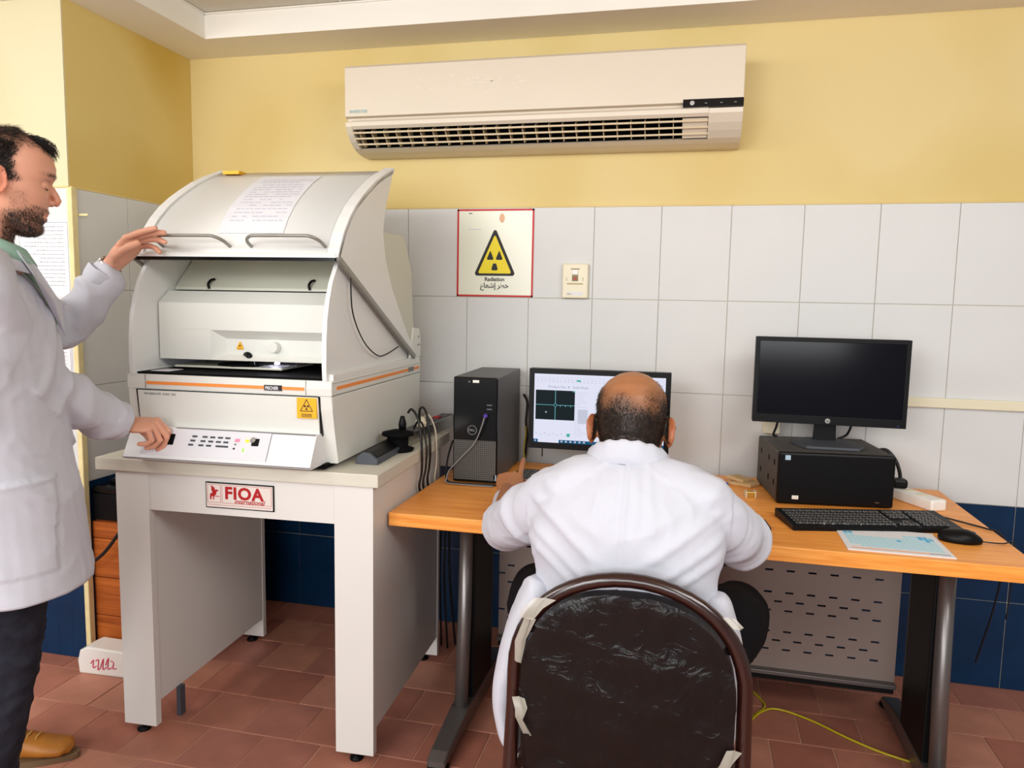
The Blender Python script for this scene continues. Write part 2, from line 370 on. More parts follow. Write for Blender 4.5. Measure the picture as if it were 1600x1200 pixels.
# ceiling: dropped border, upstand, panels
c = MB()
XI, YI = -.762, -.216
c.box(XL - 2.6, XR, YI, .1, CZ, 2.6); c.box(XL - .1, XI, YP, YI, CZ, 2.6)
c.box(XL - 2.6, XI, -4.2, YP, CZ, 2.6)
ce = S(c.build('ceiling', 'soffit'))
for i in range(0, 6):
    for j in range(0, 6):
        x0 = XI + .6 * i - .02; y1 = YI - .6 * j + .03
        if x0 > 2.6: continue
        MB().box(x0 + .003, x0 + .597, y1 - .597, y1 - .003, 2.432, 2.446, bev=.002).build('ceiling_panel', 'panel', ce)
MB().box(XI - .02, 3.0, -4.2, YI + .02, 2.446, 2.6).build('ceiling_void', 'blackm', ce)
sl = MB()
sl.box(XI, 3.0, YI - .006, YI, 2.424, 2.430); sl.box(XI, XI + .006, -4.2, YI, 2.424, 2.430)
for i in range(1, 6): sl.box(XI + .6 * i - .022, XI + .6 * i - .018, -4.2, YI, 2.429, 2.432)
sl.build('ceiling_rail', 'soffit', ce)

# ================================================================== AIR CONDITIONER
ac = thing('air_conditioner', 'long aged-white split air conditioner high on the yellow wall', 'air conditioner', (.543, 0, 1.9))
X0, X1 = -.175 - .543, 1.262 - .543
def Z(z): return z - 1.9
b = MB().prism([(0, Z(2.205)), (-.205, Z(2.205)), (-.217, Z(2.195)), (-.215, Z(2.02)), (-.19, Z(2.018)), (-.19, Z(2.008)), (0, Z(2.008))], 0, X0, X1, bev=.003); b.build('front_panel', 'acw', ac)
# lower body with outlet opening: side caps, top lip, bottom scoop
def acprof(o=0): return [(-.212, Z(2.0)), (-.210, Z(1.985)), (-.19, Z(1.958)), (-.166, Z(1.937)), (-.135, Z(1.918)), (-.1, Z(1.908)), (-.05, Z(1.902)), (0, Z(1.902))]
full = acprof() + [(0, Z(2.008)), (-.19, Z(2.008))]
gx0, gx1 = -.150 - .543, 1.150 - .543
b = MB(); b.prism(full, 0, X0, gx0, bev=.002); b.prism(full, 0, gx1, X1, bev=.002)
b.prism([(-.205, Z(2.008)), (-.213, Z(2.0)), (-.211, Z(1.986)), (-.2, Z(1.976)), (-.185, Z(1.98)), (-.185, Z(2.008))], 0, gx0, gx1)
b.prism([(-.128, Z(1.915)), (-.1, Z(1.908)), (-.05, Z(1.902)), (0, Z(1.902)), (0, Z(1.925)), (-.11, Z(1.925))], 0, gx0, gx1)
b.build('lower_body', 'acw', ac)
MB().box(gx0, gx1, -.10, -.005, Z(1.925), Z(2.006)).build('outlet_cavity', 'blackm', ac)
for k, (yy, zz) in enumerate(((-.192, 1.964), (-.172, 1.947), (-.150, 1.930))):
    MB().prism([(yy - .004, Z(zz) - .003), (yy + .03, Z(zz) + .004), (yy + .03, Z(zz) + .008), (yy - .006, Z(zz) + .003)], 0, gx0, gx1).build('louvre', 'acd', ac)
for k in range(27):
    x = gx0 + .02 + k * .0485
    if x > gx1 - .09: break
    MB().prism([(-.188, Z(1.968)), (-.135, Z(1.922)), (-.11, Z(1.93)), (-.15, Z(2.0))], 0, x - .0012, x + .0012).build('air_vane', 'acd', ac)
MB().prism([(-.198, Z(1.972)), (-.134, Z(1.92)), (-.118, Z(1.93)), (-.16, Z(1.985))], 0, gx1 - .085, gx1 - .002).build('outlet_cover', 'acw', ac)
db = MB().box(1.065 - .543, 1.262 - .543, -.2185, -.19, Z(2.004), Z(2.03), bev=.001).build('display_strip', 'blackg', ac)
MB().lathe([(.001, 0), (.0075, .0), (.0075, .0006)], (1.095 - .543, -.2187, Z(2.017)), (0, -1, 0), 20).build('brand_oval', 'steel', db).scale = (1, 1, 1)
for x in (1.14, 1.19, 1.235): MB().box(x - .543 - .004, x - .543 + .004, -.2192, -.2185, Z(2.014), Z(2.0165)).build('indicator', 'greyink', db)
text_obj('INVERTER', .016, 'printed_badge', mat('pale_teal_ink', rgb(176, 206, 208), .5), ac, frame((X0 + .02, -.2176, Z(2.032)), (1, 0, 0), (0, -1, 0)), bold=.0002)
b = MB()
for k in range(46):     # scuffed tape residue on the front
    x = random.gauss(.35 - .543, .09); z = random.gauss(Z(2.115), .014); b.box(x, x + random.uniform(.004, .02), -.2178, -.2172, z, z + .0012)
tag(b.build('tape_residue', mat('residue', rgb(250, 246, 240), .4), ac), kind='stuff')

# ================================================================== BENCH (white laminate stand)
AR = math.radians(2.5); OX, OY = .293, -.990
def W(u, v, z): return Vector((OX + u * math.cos(AR) - v * math.sin(AR), OY + u * math.sin(AR) + v * math.cos(AR), z))
bw = W(-.44, .36, 0)
bench = thing('instrument_bench', 'white laminate bench with thick top under the open-hooded instrument', 'bench', bw, AR)
def BX(m, u0, u1, v0, v1, z0, z1, bev=0): return m.box(u0 + .44, u1 + .44, v0 - .36, v1 - .36, z0, z1, bev=bev)
BX(MB(), -.885, .006, -.014, .72, .820, .857, .002).build('bench_top', 'slab', bench)
for nm, (u0, u1), inner in (('left', (-.825, -.716), 1), ('right', (-.128, -.012), -1)):
    BX(MB(), u0, u1, -.004, .022, .022, .820, .001).build('leg', 'lam', bench)
    BX(MB(), u0, u1, .640, .662, .022, .820, .001).build('leg', 'lam', bench)
    uo = u1 - .018 if inner == 1 else u1 - .018
    BX(MB(), uo - .0, uo + .016, .022, .640, .095, .820).build('side_panel', 'lam', bench)
    for v in (.012, .65):
        f = MB(); f.lathe([(.02, 0), (.02, .006), (.006, .008), (.006, .03)], ((u0 + u1) / 2 + .44, v - .36, 0), n=12); f.build('levelling_foot', 'black', bench)
BX(MB(), -.716, -.128, .0, .018, .705, .820).build('apron', 'lam', bench)
BX(MB(), -.716, -.128, .64, .656, .70, .820).build('rear_rail', 'lam', bench)
for u in (-.718,): BX(MB(), u, u + .014, .10, .125, .0, .096).build('caster_block', 'dgrey', bench)
# name plate on the apron
pl = BX(MB(), -.528, -.312, -.004, -.0005, .7265, .8035, .001).build('name_plate', 'black', bench)
BX(MB(), -.5245, -.3155, -.0052, -.0035, .730, .800).build('plate_face', 'plate', pl)
def PF(u, z): return frame((u + .44, -.0054 - .36, z), (1, 0, 0), (0, -1, 0))
b = MB()
def outline(u0, u1, z0, z1, w=.0008):
    for a in ((u0, u1, z0, z0 + w), (u0, u1, z1 - w, z1), (u0, u0 + w, z0, z1), (u1 - w, u1, z0, z1)): BX(b, a[0], a[1], -.0058, -.0052, a[2], a[3])
outline(-.521, -.479, .743, .797); outline(-.475, -.319, .743, .797); BX(b, -.521, -.319, -.0058, -.0052, .7365, .7372)
b.build('plate_border', 'dred', pl)
text_obj('FIOA', .049, 'plate_lettering', 'dred', pl, PF(-.4665, .7572), bold=.0018, sx=1.06, gap=1.09)
text_obj('international', .0185, 'plate_lettering', 'dred', pl, PF(-.436, .7445), bold=.0003, shear=.35)
b = MB()   # small red rearing emblem
for c_, r_ in (((-.503, .782), (.006, .008)), ((-.499, .773), (.007, .008)), ((-.505, .766), (.009, .005)), ((-.511, .758), (.003, .007)), ((-.502, .757), (.002, .007)), ((-.491, .762), (.010, .0012)), ((-.507, .790), (.003, .003)), ((-.492, .779), (.006, .003))):
    b.ell((c_[0] + .44, -.0054 - .36, c_[1]), (r_[0], .0006, r_[1]))
b.build('plate_emblem', 'dred', pl)

# ================================================================== X-RAY INSTRUMENT
mw = W(-.448, .38, .857)
mc = thing('xray_instrument', 'off-white benchtop measuring instrument with raised curved hood and orange stripes', 'instrument', mw, AR)
def m_(poly): return [(v - .38, z - .857) for v, z in poly]
def MP(poly, u0, u1, bev=0, mb=None, smooth=False): return (mb or MB()).prism(m_(poly), 0, u0 + .448, u1 + .448, bev=bev, smooth=smooth)
def MX(u0, u1, v0, v1, z0, z1, bev=0, mb=None): return (mb or MB()).box(u0 + .448, u1 + .448, v0 - .38, v1 - .38, z0 - .857, z1 - .857, bev=bev)
def MF(u, v, z, n=(0, -1, 0)): return frame((u + .448, v - .38, z - .857), (1, 0, 0), n)
UL, UR = -.766, -.130
body = MP([(.032, .872), (.73, .872), (.762, .90), (.780, .96), (.783, 1.069), (-.010, 1.069), (-.006, 1.03), (.012, .95)], UL, UR, .004).build('base_housing', 'mach', mc)
for u in (-.72, -.18):
    for v in (.1, .66): MB().lathe([(.02, 0), (.02, .016)], (u + .448, v - .38, 0), n=12).build('rubber_foot', 'black', mc)
MX(-.74, -.155, .0, .72, .862, .874).build('base_plate', 'blackm', mc)
fp = MP([(-.014, 1.066), (-.004, .962), (.02, .962), (.02, 1.066)], -.733, -.170, .001).build('front_panel', 'mach', mc)
b = MB()
for u in (-.7365, -.1665): MP([(-.0125, 1.068), (.0015, .955), (.03, .955), (.03, 1.068)], u - .002, u + .002, mb=b)
MX(-.735, -.168, -.0135, .01, 1.0665, 1.0685, mb=b)
b.build('panel_gap', 'black', mc)
text_obj('FISCHERSCOPE  X-RAY  XDL', .0082, 'front_lettering', 'greyink', fp, frame((-.712 + .448, -.0137 - .38, 1.0535 - .857), (1, 0, 0), (0, -1, -.1)), extrude=.0003)
st = MX(-.232, -.173, -.016, -.009, 1.006, 1.064, .0008).build('radiation_sticker', 'stk', fp)
def trefoil(mb, F, s, m_in=None):
    """triangle outline with three blades, in frame F"""
    def poly(pts, mi=0):
        mb.quad([F @ Vector((p[0] * s, p[1] * s, .0004)) for p in pts], mi)
    for k in range(3):
        a = -PI / 2 + k * 2 * PI / 3
        pts = [(.07 * math.cos(a - .5), .07 * math.sin(a - .5))] + [(.25 * math.cos(a + t), .25 * math.sin(a + t)) for t in (-.52, -.26, 0, .26, .52)] + [(.07 * math.cos(a + .5), .07 * math.sin(a + .5))]
        poly(pts)
    poly([(.045 * math.cos(t * PI / 4), .045 * math.sin(t * PI / 4)) for t in range(8)])
def tri_ring(mb, F, s, w=.06, mi=0, z=.0004, hs=1):
    o = [(-.58 * hs, -.36), (.58 * hs, -.36), (0, .68)]; i = [(-.58 * hs + w * 1.7, -.36 + w), (.58 * hs - w * 1.7, -.36 + w), (0, .68 - w * 2.1)]
    for k in range(3):
        mb.quad([F @ Vector((p[0] * s, p[1] * s, z)) for p in (o[k], o[(k + 1) % 3], i[(k + 1) % 3], i[k])], mi)
b = MB(); Fs = frame((-.2025 + .448, -.0162 - .38, 1.038 - .857), (1, 0, 0), (0, -1, 0))
tri_ring(b, Fs, .034); trefoil(b, Fs, .032)
for k in range(3): MX(-.218, -.187, -.0168, -.016, 1.0105 + k * .0035, 1.0120 + k * .0035, mb=b)
b.build('sticker_print', 'ink', st)
# band with stripe
band = MP([(-.011, 1.070), (.780, 1.070), (.783, 1.076), (.783, 1.112), (-.011, 1.112), (-.013, 1.09)], UL - .001, UR + .001, .003).build('band', 'mach', mc)
MX(-.703, -.210, -.0142, -.008, 1.0835, 1.0925).build('front_stripe', 'orange', band)
lg = MX(-.331, -.277, -.0150, -.009, 1.080, 1.0955).build('logo_block', 'ink', band)
text_obj('FISCHER', .0125, 'logo_lettering', 'paper', lg, MF(-.3275, -.0152, 1.0832), bold=.0003, sx=.86)
MX(UR - .002, UR + .0022, .02, .765, 1.0850, 1.0945).build('side_stripe', 'orange', band)
MX(UR - .002, UR + .0028, .64, .70, 1.082, 1.098).build('side_logo', 'greyink', band)
b = MB(); MX(-.708, -.7065, -.0135, -.008, 1.072, 1.111, mb=b); MX(-.2065, -.205, -.0135, -.008, 1.072, 1.111, mb=b); MX(UR, UR + .0016, -.005, .78, 1.0705, 1.0715, mb=b); MX(UR, UR + .0016, -.005, .78, 1.1045, 1.1055, mb=b)
tag(b.build('band_seam', 'grey', band), kind='stuff')
MX(-.160, UR + .0005, .0, .775, 1.110, 1.130, .002).build('side_rim', 'hood', mc)
MX(UL, -.740, .0, .775, 1.110, 1.122, .002).build('side_rim', 'hood', mc)
# fixed side walls: curved front edge
sw = [(-.014, 1.112), (-.016, 1.15), (-.014, 1.22), (-.007, 1.281), (.008, 1.335), (.03, 1.385), (.078, 1.451), (.15, 1.50), (.25, 1.53), (.363, 1.55), (.62, 1.55), (.70, 1.44), (.72, 1.22), (.735, 1.112)]
MP(sw, -.156, -.143, .001).build('side_wall', 'hood', mc)
MP(sw, -.756, -.743, .001).build('side_wall', 'hood', mc)
MP([(.363, 1.558), (.612, 1.562), (.691, 1.443), (.716, 1.221), (.712, 1.150), (.40, 1.40)], -.762, -.1345, .004).build('rear_housing', 'mach2', mc)
for u in (-.132, -.765):
    hb = MP([(.66, 1.13), (.78, 1.13), (.785, 1.19), (.765, 1.235), (.70, 1.24)], u - .004, u + .004, .002).build('hinge_cheek', 'mach', mc)
    for vv, zz in ((.755, 1.205), (.745, 1.175), (.765, 1.176)): MB().lathe([(.003, 0), (.003, .002)], (u + .0035 + .448, vv - .38, zz - .857), (1, 0, 0), 10).build('screw', 'black', hb)
# measuring head inside
b = MB()
MP([(.10, 1.240), (.10, 1.320), (.15, 1.356), (.36, 1.356), (.36, 1.15), (.14, 1.15), (.14, 1.24)], -.738, -.162, mb=b)
MP([(.10, 1.150), (.10, 1.2405), (.145, 1.2405), (.145, 1.15)], -.738, -.566, mb=b)
b.build('measuring_head', 'mach', mc)
b = MB()   # funnel-shaped recess
P = lambda u, v, z: (u + .448, v - .38, z - .857)
b.quad([P(-.566, .10, 1.240), P(-.162, .10, 1.240), P(-.162, .132, 1.2135), P(-.534, .132, 1.2135)]); b.quad([P(-.566, .10, 1.240), P(-.534, .132, 1.2135), P(-.534, .132, 1.168), P(-.566, .10, 1.150)])
b.quad([P(-.534, .132, 1.168), P(-.162, .132, 1.168), P(-.162, .115, 1.150), P(-.566, .10, 1.150)]); b.quad([P(-.534, .132, 1.2135), P(-.162, .132, 1.2135), P(-.162, .132, 1.168), P(-.534, .132, 1.168)])
b.build('head_recess', 'mach', mc, recalc=False)
MB().lathe([(.0165, 0), (.0175, .003), (.0165, .018), (.0145, .021)], P(-.373, .132, 1.192), (0, -1, 0), 28).build('focus_knob', 'mach', mc)
hs = MB(); F3 = frame(P(-.488, .1295, 1.190), (1, 0, 0), (0, -1, 0)); hs.prism([(-.011, -.008), (.011, -.008), (.010, .0), (.001, .0155), (-.001, .0155), (-.010, .0)], 2, 0, .0006)
hs.bm.transform(F3); hst = hs.build('warning_sticker', 'stk', mc)
b = MB(); b.ell(P(-.488, .1288, 1.1935), (.0028, .0004, .0028)); b.box(-.488 + .448 - .007, -.488 + .448 + .007, .1284 - .38, .129 - .38, 1.1845 - .857, 1.1855 - .857); b.build('sticker_print', 'ink', hst)
MP([(.185, 1.360), (.185, 1.368), (.375, 1.548), (.385, 1.540), (.20, 1.360)], -.738, -.160).build('inner_cover', 'mach2', mc)
for u in (-.62, -.285):
    b = MB().tube(catmull([P(u + .004, .206, 1.394), P(u, .192, 1.390), P(u - .003, .182, 1.378), P(u, .182, 1.364)]), .004, 6); b.build('cover_hook', 'black', mc)
MX(-.742, -.158, .0, .36, 1.104, 1.118).build('stage_floor', 'blackm', mc)
MX(-.742, -.158, .34, .358, 1.11, 1.36).build('inner_back', 'blackm', mc)
MX(-.700, -.345, .115, .33, 1.124, 1.130, .001).build('sample_stage', 'mach2', mc)
b = MB()
for i in range(9):
    for j in range(7): MX(-.535 + i * .0215, -.522 + i * .0215, .14 + j * .025, .156 + j * .025, 1.130, 1.1306, mb=b)
b.build('stage_grid', 'blackm', mc)
MP([(.02, 1.1125), (.10, 1.1125), (.10, 1.119), (.03, 1.119)], -.72, -.66, .001).build('stage_latch', 'paper', mc)
b = MB().ell(P(-.505, .16, 1.133), (.075, .05, .008)); b.build('stage_disc', 'blackm', mc)
b = MB().tube(catmull([P(-.472, .135, 1.166), P(-.458, .125, 1.166), P(-.450, .125, 1.15), P(-.448, .13, 1.135)]), .009, 8); b.build('camera_snout', 'black', mc)
MB().ell(P(-.405, .20, 1.137), (.009, .009, .005)).build('stage_lamp', 'led', mc)
ll = bpy.data.lights.new('stage_lamp_light', 'POINT'); ll.energy = .12; ll.color = (.75, .7, 1); ll.shadow_soft_size = .01
lo = bpy.data.objects.new('stage_lamp_light', ll); COL.objects.link(lo); lo.parent = mc; lo.location = P(-.405, .19, 1.147)
# hood
hood = None
H0 = (.695, 1.135)
arc = [(.033, 1.452), (.045, 1.476), (.074, 1.522), (.114, 1.567), (.16, 1.607), (.21, 1.641), (.26, 1.670), (.32, 1.702), (.39, 1.733), (.474, 1.763)]
def inset(p, d):
    t = Vector((p[0] - H0[0], p[1] - H0[1])); t *= 1 - d / t.length; return (H0[0] + t.x, H0[1] + t.y)
b = MB(); MP(arc + [inset(p, .010) for p in arc[::-1]], UL + .02, UR - .02, mb=b, smooth=True)
sh = b.build('hood_shell', 'hood', mc)
rim = [inset(p, -.006) for p in arc]; rim[-1] = (rim[-1][0] + .012, rim[-1][1] + .006)
for (a, e) in ((UL, UL + .03), (UR - .03, UR + .004)):
    MP(rim + [inset(p, .010) for p in arc[::-1]], a, e, .001).build('hood_rim', 'hood', mc)
side = arc + [(.472, 1.765), (.440, 1.70), (.412, 1.655), (.390, 1.605), (.378, 1.55), (.400, 1.47), (.46, 1.38), (.58, 1.26), (.705, 1.15), (.70, 1.130), (.685, 1.135)]
for u in (UR - .004, UL): MP(side, u, u + .008, .001).build('hood_side', 'hood', mc)
for u in (UR - .001, UL - .004): MP([(.026, 1.446), (.040, 1.456), (.705, 1.141), (.695, 1.126)], u, u + .010, .001).build('edge_bar', 'grey', mc)
MP([(.026, 1.452), (.050, 1.452), (.050, 1.462), (.032, 1.466), (.026, 1.460)], UL + .003, UR - .002, .001).build('hood_lip', 'hood', mc)
MP([(.024, 1.443), (.060, 1.443), (.060, 1.4525), (.024, 1.4525)], UL + .003, UR - .004, .001).build('hood_seal', 'blackg', mc)
for u0, u1 in ((-.680, -.465), (-.398, -.172)):
    pts = [P(u0 + .0, .055, 1.480), P(u0 + .003, .02, 1.497), P(u0 + .022, .0, 1.508), P(u0 + .05, -.003, 1.510), P(u1 - .05, -.003, 1.510), P(u1 - .022, .0, 1.508), P(u1 - .003, .02, 1.497), P(u1, .055, 1.480)]
    MB().tube(catmull(pts, 4), .0048, 10).build('hood_handle', 'grey', mc)
MX(-.715, -.655, .425, .475, 1.752, 1.763).build('hood_catch', 'stk', mc)
b = MB().tube(catmull([P(UR + .006, .11, 1.40), P(UR + .004, .13, 1.30), P(UR + .004, .21, 1.215), P(UR + .003, .32, 1.165), P(UR + .003, .40, 1.160), P(UR + .003, .53, 1.18)]), .0022, 6)
b.build('hood_cable', 'cblack', mc)
# control strip
cs = MP([(-.066, .872), (-.074, .880), (-.070, .888), (-.030, .962), (.03, .962), (.04, .872)], -.742, -.166, .002).build('control_strip', 'ctrl', mc)
b = MB(); MX(-.742, -.166, -.0745, -.05, .8765, .8790, mb=b); MX(-.60, -.169, -.0315, -.02, .9600, .9622, mb=b); b.build('strip_seam', 'greyink', cs)
fx0 = Vector((-.070 - .38, .888 - .857)); fx1 = Vector((-.030 - .38, .962 - .857)); fn = Vector((0, -(fx1.y - fx0.y), (fx1.x - fx0.x))).normalized()
def CF(u, t, lift=0):      # t: 0 at the top of the sloping face, 1 at its bottom
    p = fx1 + (fx0 - fx1) * t
    return frame(Vector((u + .448, p.x, p.y)) + fn * lift, (1, 0, 0), fn)
def key(u, t, w, h, m, name, d=.0035, bev=.0008):
    k = MB().box(-w / 2, w / 2, -h / 2, h / 2, -.001, d, bev=bev); k.bm.transform(CF(u, t)); return k.build(name, m, cs)
for r, t in enumerate((.27, .42, .57)):
    for c_, u in enumerate((-.532, -.500, -.476, -.452, -.429)):
        if r == 2 and c_ == 3: key(-.441 + .0, t, .038, .0052, 'dgrey', 'key')
        elif r == 2 and c_ == 4: pass
        else: key(u - r * .003, t, .015, .0052, 'dgrey', 'key')
key(-.398, .33, .014, .009, 'pink', 'button'); key(-.368, .33, .010, .008, 'lyel', 'button'); key(-.374, .66, .004, .012, 'lgrn', 'lamp')
key(-.402, .47, .005, .005, 'greyink', 'lamp'); key(-.403, .62, .005, .005, 'ink', 'lamp')
kb_ = key(-.343, .36, .022, .022, 'black', 'key_switch_plate', .002)
kk = MB().lathe([(.008, 0), (.008, .004), (.006, .006)], n=18); kk.bm.transform(CF(-.350, .30, .002)); kk.build('key_switch', 'steel', kb_)
MP([(.0, 0)] * 0 + [(-.0712, .889), (-.0312, .963), (-.0300, .9625), (-.0700, .8885)], -.300, -.2985).build('panel_seam', 'greyink', cs)
pp = MP([(-.0705, .8895), (-.0318, .9610), (-.0300, .9600), (-.0695, .8885)], -.690, -.300).build('keypad_overlay', 'paper', cs)
jb = MB().box(-.018, .018, -.016, .016, -.001, .006, bev=.002); jb.bm.transform(CF(-.612, .42)); jb.build('joystick_base', 'blackm', cs)
js = MB().tube([(0, 0, 0), (0, 0, .018), (.001, .002, .03)], [.006, .005, .007], 10); js.bm.transform(CF(-.612, .42)); js.build('joystick', 'black', cs)
# paper taped on the hood (follows its curve)
pap = thing('paper_sheet', 'white printed sheet taped on the curved instrument hood', 'paper', mw, AR)
sub = arc[2:-1]
b = MB(); N = 24
def arcpt(t):
    x = t * (len(sub) - 1); i = min(int(x), len(sub) - 2); f = x - i; p = (sub[i][0] + (sub[i + 1][0] - sub[i][0]) * f, sub[i][1] + (sub[i + 1][1] - sub[i][1]) * f); return inset(p, -.0022)
for i in range(N):
    a, e = arcpt(i / N), arcpt((i + 1) / N); s0, s1 = -.028 * i / N, -.028 * (i + 1) / N
    b.quad([P(-.519 + s0, *a), P(-.312 + s0, *a), P(-.312 + s1, *e), P(-.519 + s1, *e)])
bmesh.ops.remove_doubles(b.bm, verts=b.bm.verts, dist=1e-5)
po = b.build('sheet', 'paper', pap); so = po.modifiers.new('s', 'SOLIDIFY'); so.thickness = .0006; so.offset = 1
b = MB()
for r in range(15):
    t = .14 + r * .053; a, e = inset(arcpt(t), -.0012), inset(arcpt(t + .012), -.0012); s = -.028 * t; x = -.495 + s
    while x < -.335 + s:
        w = random.uniform(.008, .022)
        if random.random() < .85: b.quad([P(x, *a), P(x + w, *a), P(x + w, *e), P(x, *e)])
        x += w + .004
b.build('print', 'paleink', pap)

# ---- things on the bench, right of the instrument
ad = thing('power_adapter', 'dark grey moulded power adapter lying on the bench beside the instrument', 'adapter', W(-.075, .22, .857), AR)
b = MB().prism([(-.034, 0), (.034, 0), (.034, .016), (.024, .022), (.008, .034), (-.012, .036), (-.026, .026), (-.034, .014)], 1, -.115, .115, .002); b.build('case', 'dgrey', ad)
b = MB().prism([(-.034, .014), (-.026, .027), (-.012, .0372), (.008, .0352), (.03, .024), (.03, .020), (.0, .028)], 1, -.100, .1165, .0008); b.build('cover', 'black', ad)
ps = thing('power_strip', 'aluminium power strip with red switch on the rear edge of the bench', 'power strip', W(-.055, .625, .857), AR - .06)
b = MB().box(-.026, .026, -.24, .235, .0, .045, bev=.003); b.build('housing', 'steel', ps)
MB().box(-.022, .022, -.235, .23, .044, .0475, bev=.001).build('socket_face', 'dgrey', ps)
b = MB(); b.box(-.03, -.02, .235, .25, .002, .044, bev=.001); b.box(.02, .03, .235, .25, .002, .044, bev=.001); b.box(-.026, .026, .233, .238, 0, .045); b.build('end_bracket', 'black', ps)
MB().box(-.012, .012, .10, .13, .047, .053, bev=.001).build('rocker_switch', 'red', ps)
for y in (-.02, .04): MB().lathe([(.019, 0), (.019, .001)], (0, y, .0473), n=20).build('socket', 'black', ps)
bp = MB().lathe([(.05, 0), (.055, .008), (.03, .014), (.03, .045), (.052, .052), (.05, .062), (.02, .07), (.014, .07)], (0, -.20, 0), n=28)
tag(link('plug_adapter', None), None) if False else None
t = thing('plug_adapter', 'black round cable reel adapter plugged on the near end of the power strip', 'plug', W(-.058, .330, .857), AR)
MB().lathe([(.048, 0), (.053, .008), (.034, .014), (.034, .045), (.052, .052), (.050, .060), (.02, .068), (.014, .068)], (0, 0, 0), n=28).build('body', 'blackm', t); bp.bm.free()
MB().lathe([(.011, 0), (.013, .02), (.008, .04), (.006, .046)], (.012, .01, .066), n=14).build('plug', 'black', t)
t = thing('mains_plug', 'white mains plug in the aluminium power strip', 'plug', W(-.045, .53, .905), AR)
MB().lathe([(.019, 0), (.02, .014), (.014, .03), (.008, .034)], n=18).build('body', 'ivory', t)
def cable(name, label, pts, r, m, k=8, cat='cable'):
    o = MB().tube(catmull(pts, k), r, 8).build(name, m); return tag(o, label, cat)
cable('power_cable', 'black cable arching from the round adapter down beside the bench', [W(-.046, .395, .972), W(-.03, .385, .985), W(-.005, .37, .96), W(.010, .36, .90), W(.014, .36, .84), W(.010, .37, .78), W(.000, .38, .72), W(-.004, .50, .62), W(-.004, .70, .56), W(-.01, .72, .3), W(.0, .74, .006)], .0040, 'cblack')
cable('power_cable', 'black cable looping highest from the power strip over the bench edge', [W(-.045, .52, .908), W(-.04, .50, .965), W(-.02, .48, .978), W(.0, .46, .95), W(.012, .45, .88), W(.014, .45, .83), W(.008, .46, .78), W(.0, .47, .72), W(-.003, .58, .62), W(.006, .71, .54), W(.006, .74, .3), W(.02, .78, .006)], .0042, 'cblack')
cable('power_cable', 'second black cable beside the highest loop over the bench edge', [W(-.05, .47, .908), W(-.03, .455, .935), W(-.005, .43, .925), W(.012, .41, .87), W(.014, .41, .83), W(.009, .415, .78), W(.0, .42, .72), W(-.003, .54, .60), W(-.02, .70, .52), W(-.03, .73, .3), W(-.03, .76, .006)], .0038, 'cblack')
cable('white_cable', 'thin white cable hanging from the power strip behind the desk corner', [W(-.045, .555, .93), W(-.02, .54, .945), W(.008, .525, .90), W(.012, .53, .84), W(.010, .54, .78), W(.002, .55, .70), W(-.002, .66, .55), W(-.04, .72, .4), W(-.04, .75, .006)], .0028, 'cwhite')

# ================================================================== DRAWER CABINET in the recess
cb = thing('drawer_cabinet', 'orange-brown wooden drawer cabinet in the corner behind the bench', 'cabinet', (-.80, -.45, 0))
CXa, CXb, CYa, CYb = -.183, .19, -.195, .30
MB().box(CXa, CXb, CYa + .018, CYb, .03, .52).build('carcass', 'cab', cb)
MB().box(CXa + .02, CXb - .02, CYa + .04, CYb, 0, .03).build('plinth', 'black', cb)
for z0, z1, hz in ((.455, .515, None), (.308, .452, .368), (.163, .305, .226), (.034, .160, .075)):
    d = MB().box(CXa + .002, CXb - .002, CYa, CYa + .018, z0, z1, bev=.001).build('drawer', 'cab', cb)
    if hz:
        h = MB().tube([(-.03, CYa, hz), (-.03, CYa - .014, hz), (.06, CYa - .014, hz), (.06, CYa, hz)], .004, 8); h.build('handle', 'steel', d)
wt = thing('equipment_case', 'glossy black equipment case on top of the drawer cabinet', 'case', (-.80, -.45, .52))
MB().box(CXa + .004, CXb - .004, CYa + .004, CYb, .0, .098, bev=.004).build('case_body', 'black', wt)
MB().box(CXa + .004, CXb - .004, CYa, CYb, .098, .126, bev=.01).build('case_lid', 'blackg', wt)
MB().box(-.15, .06, CYa + .06, CYa + .13, .126, .142, bev=.004).build('grip', 'black', wt)
cable('black_cable', 'thick black cable drooping from the case behind the bench left leg', [(-.66, -.655, .700), (-.70, -.67, .62), (-.76, -.685, .56), (-.80, -.70, .52), (-.87, -.71, .43), (-.93, -.715, .385), (-1.0, -.72, .372)], .006, 'cblack')
t = thing('tissue_pack', 'white packet with pink scribble on the floor by the drawer cabinet', 'packet', (-.838, -.72, 0), .04)
b = MB().prism([(-.105, 0), (.105, 0), (.108, .05), (.09, .095), (-.07, .10), (-.1, .085), (-.11, .045)], 1, -.05, .04, .006); b.build('packet_body', 'white', t)
MB().box(-.1, .1, -.048, .038, .0, .006).build('packet_base', 'brown', t) if False else None
b = MB(); random.seed(3)
for k in range(5):
    x = -.055 + k * .02; b.tube(catmull([(x, -.0515, .045 + random.uniform(-.01, .02)), (x + .012, -.0515, .06 + random.uniform(-.02, .01)), (x + .008, -.0515, .03 + random.uniform(-.01, .01)), (x + .022, -.0515, .035)], 3), .0016, 5)
b.build('scribble', 'pinkink', t)
random.seed(11)

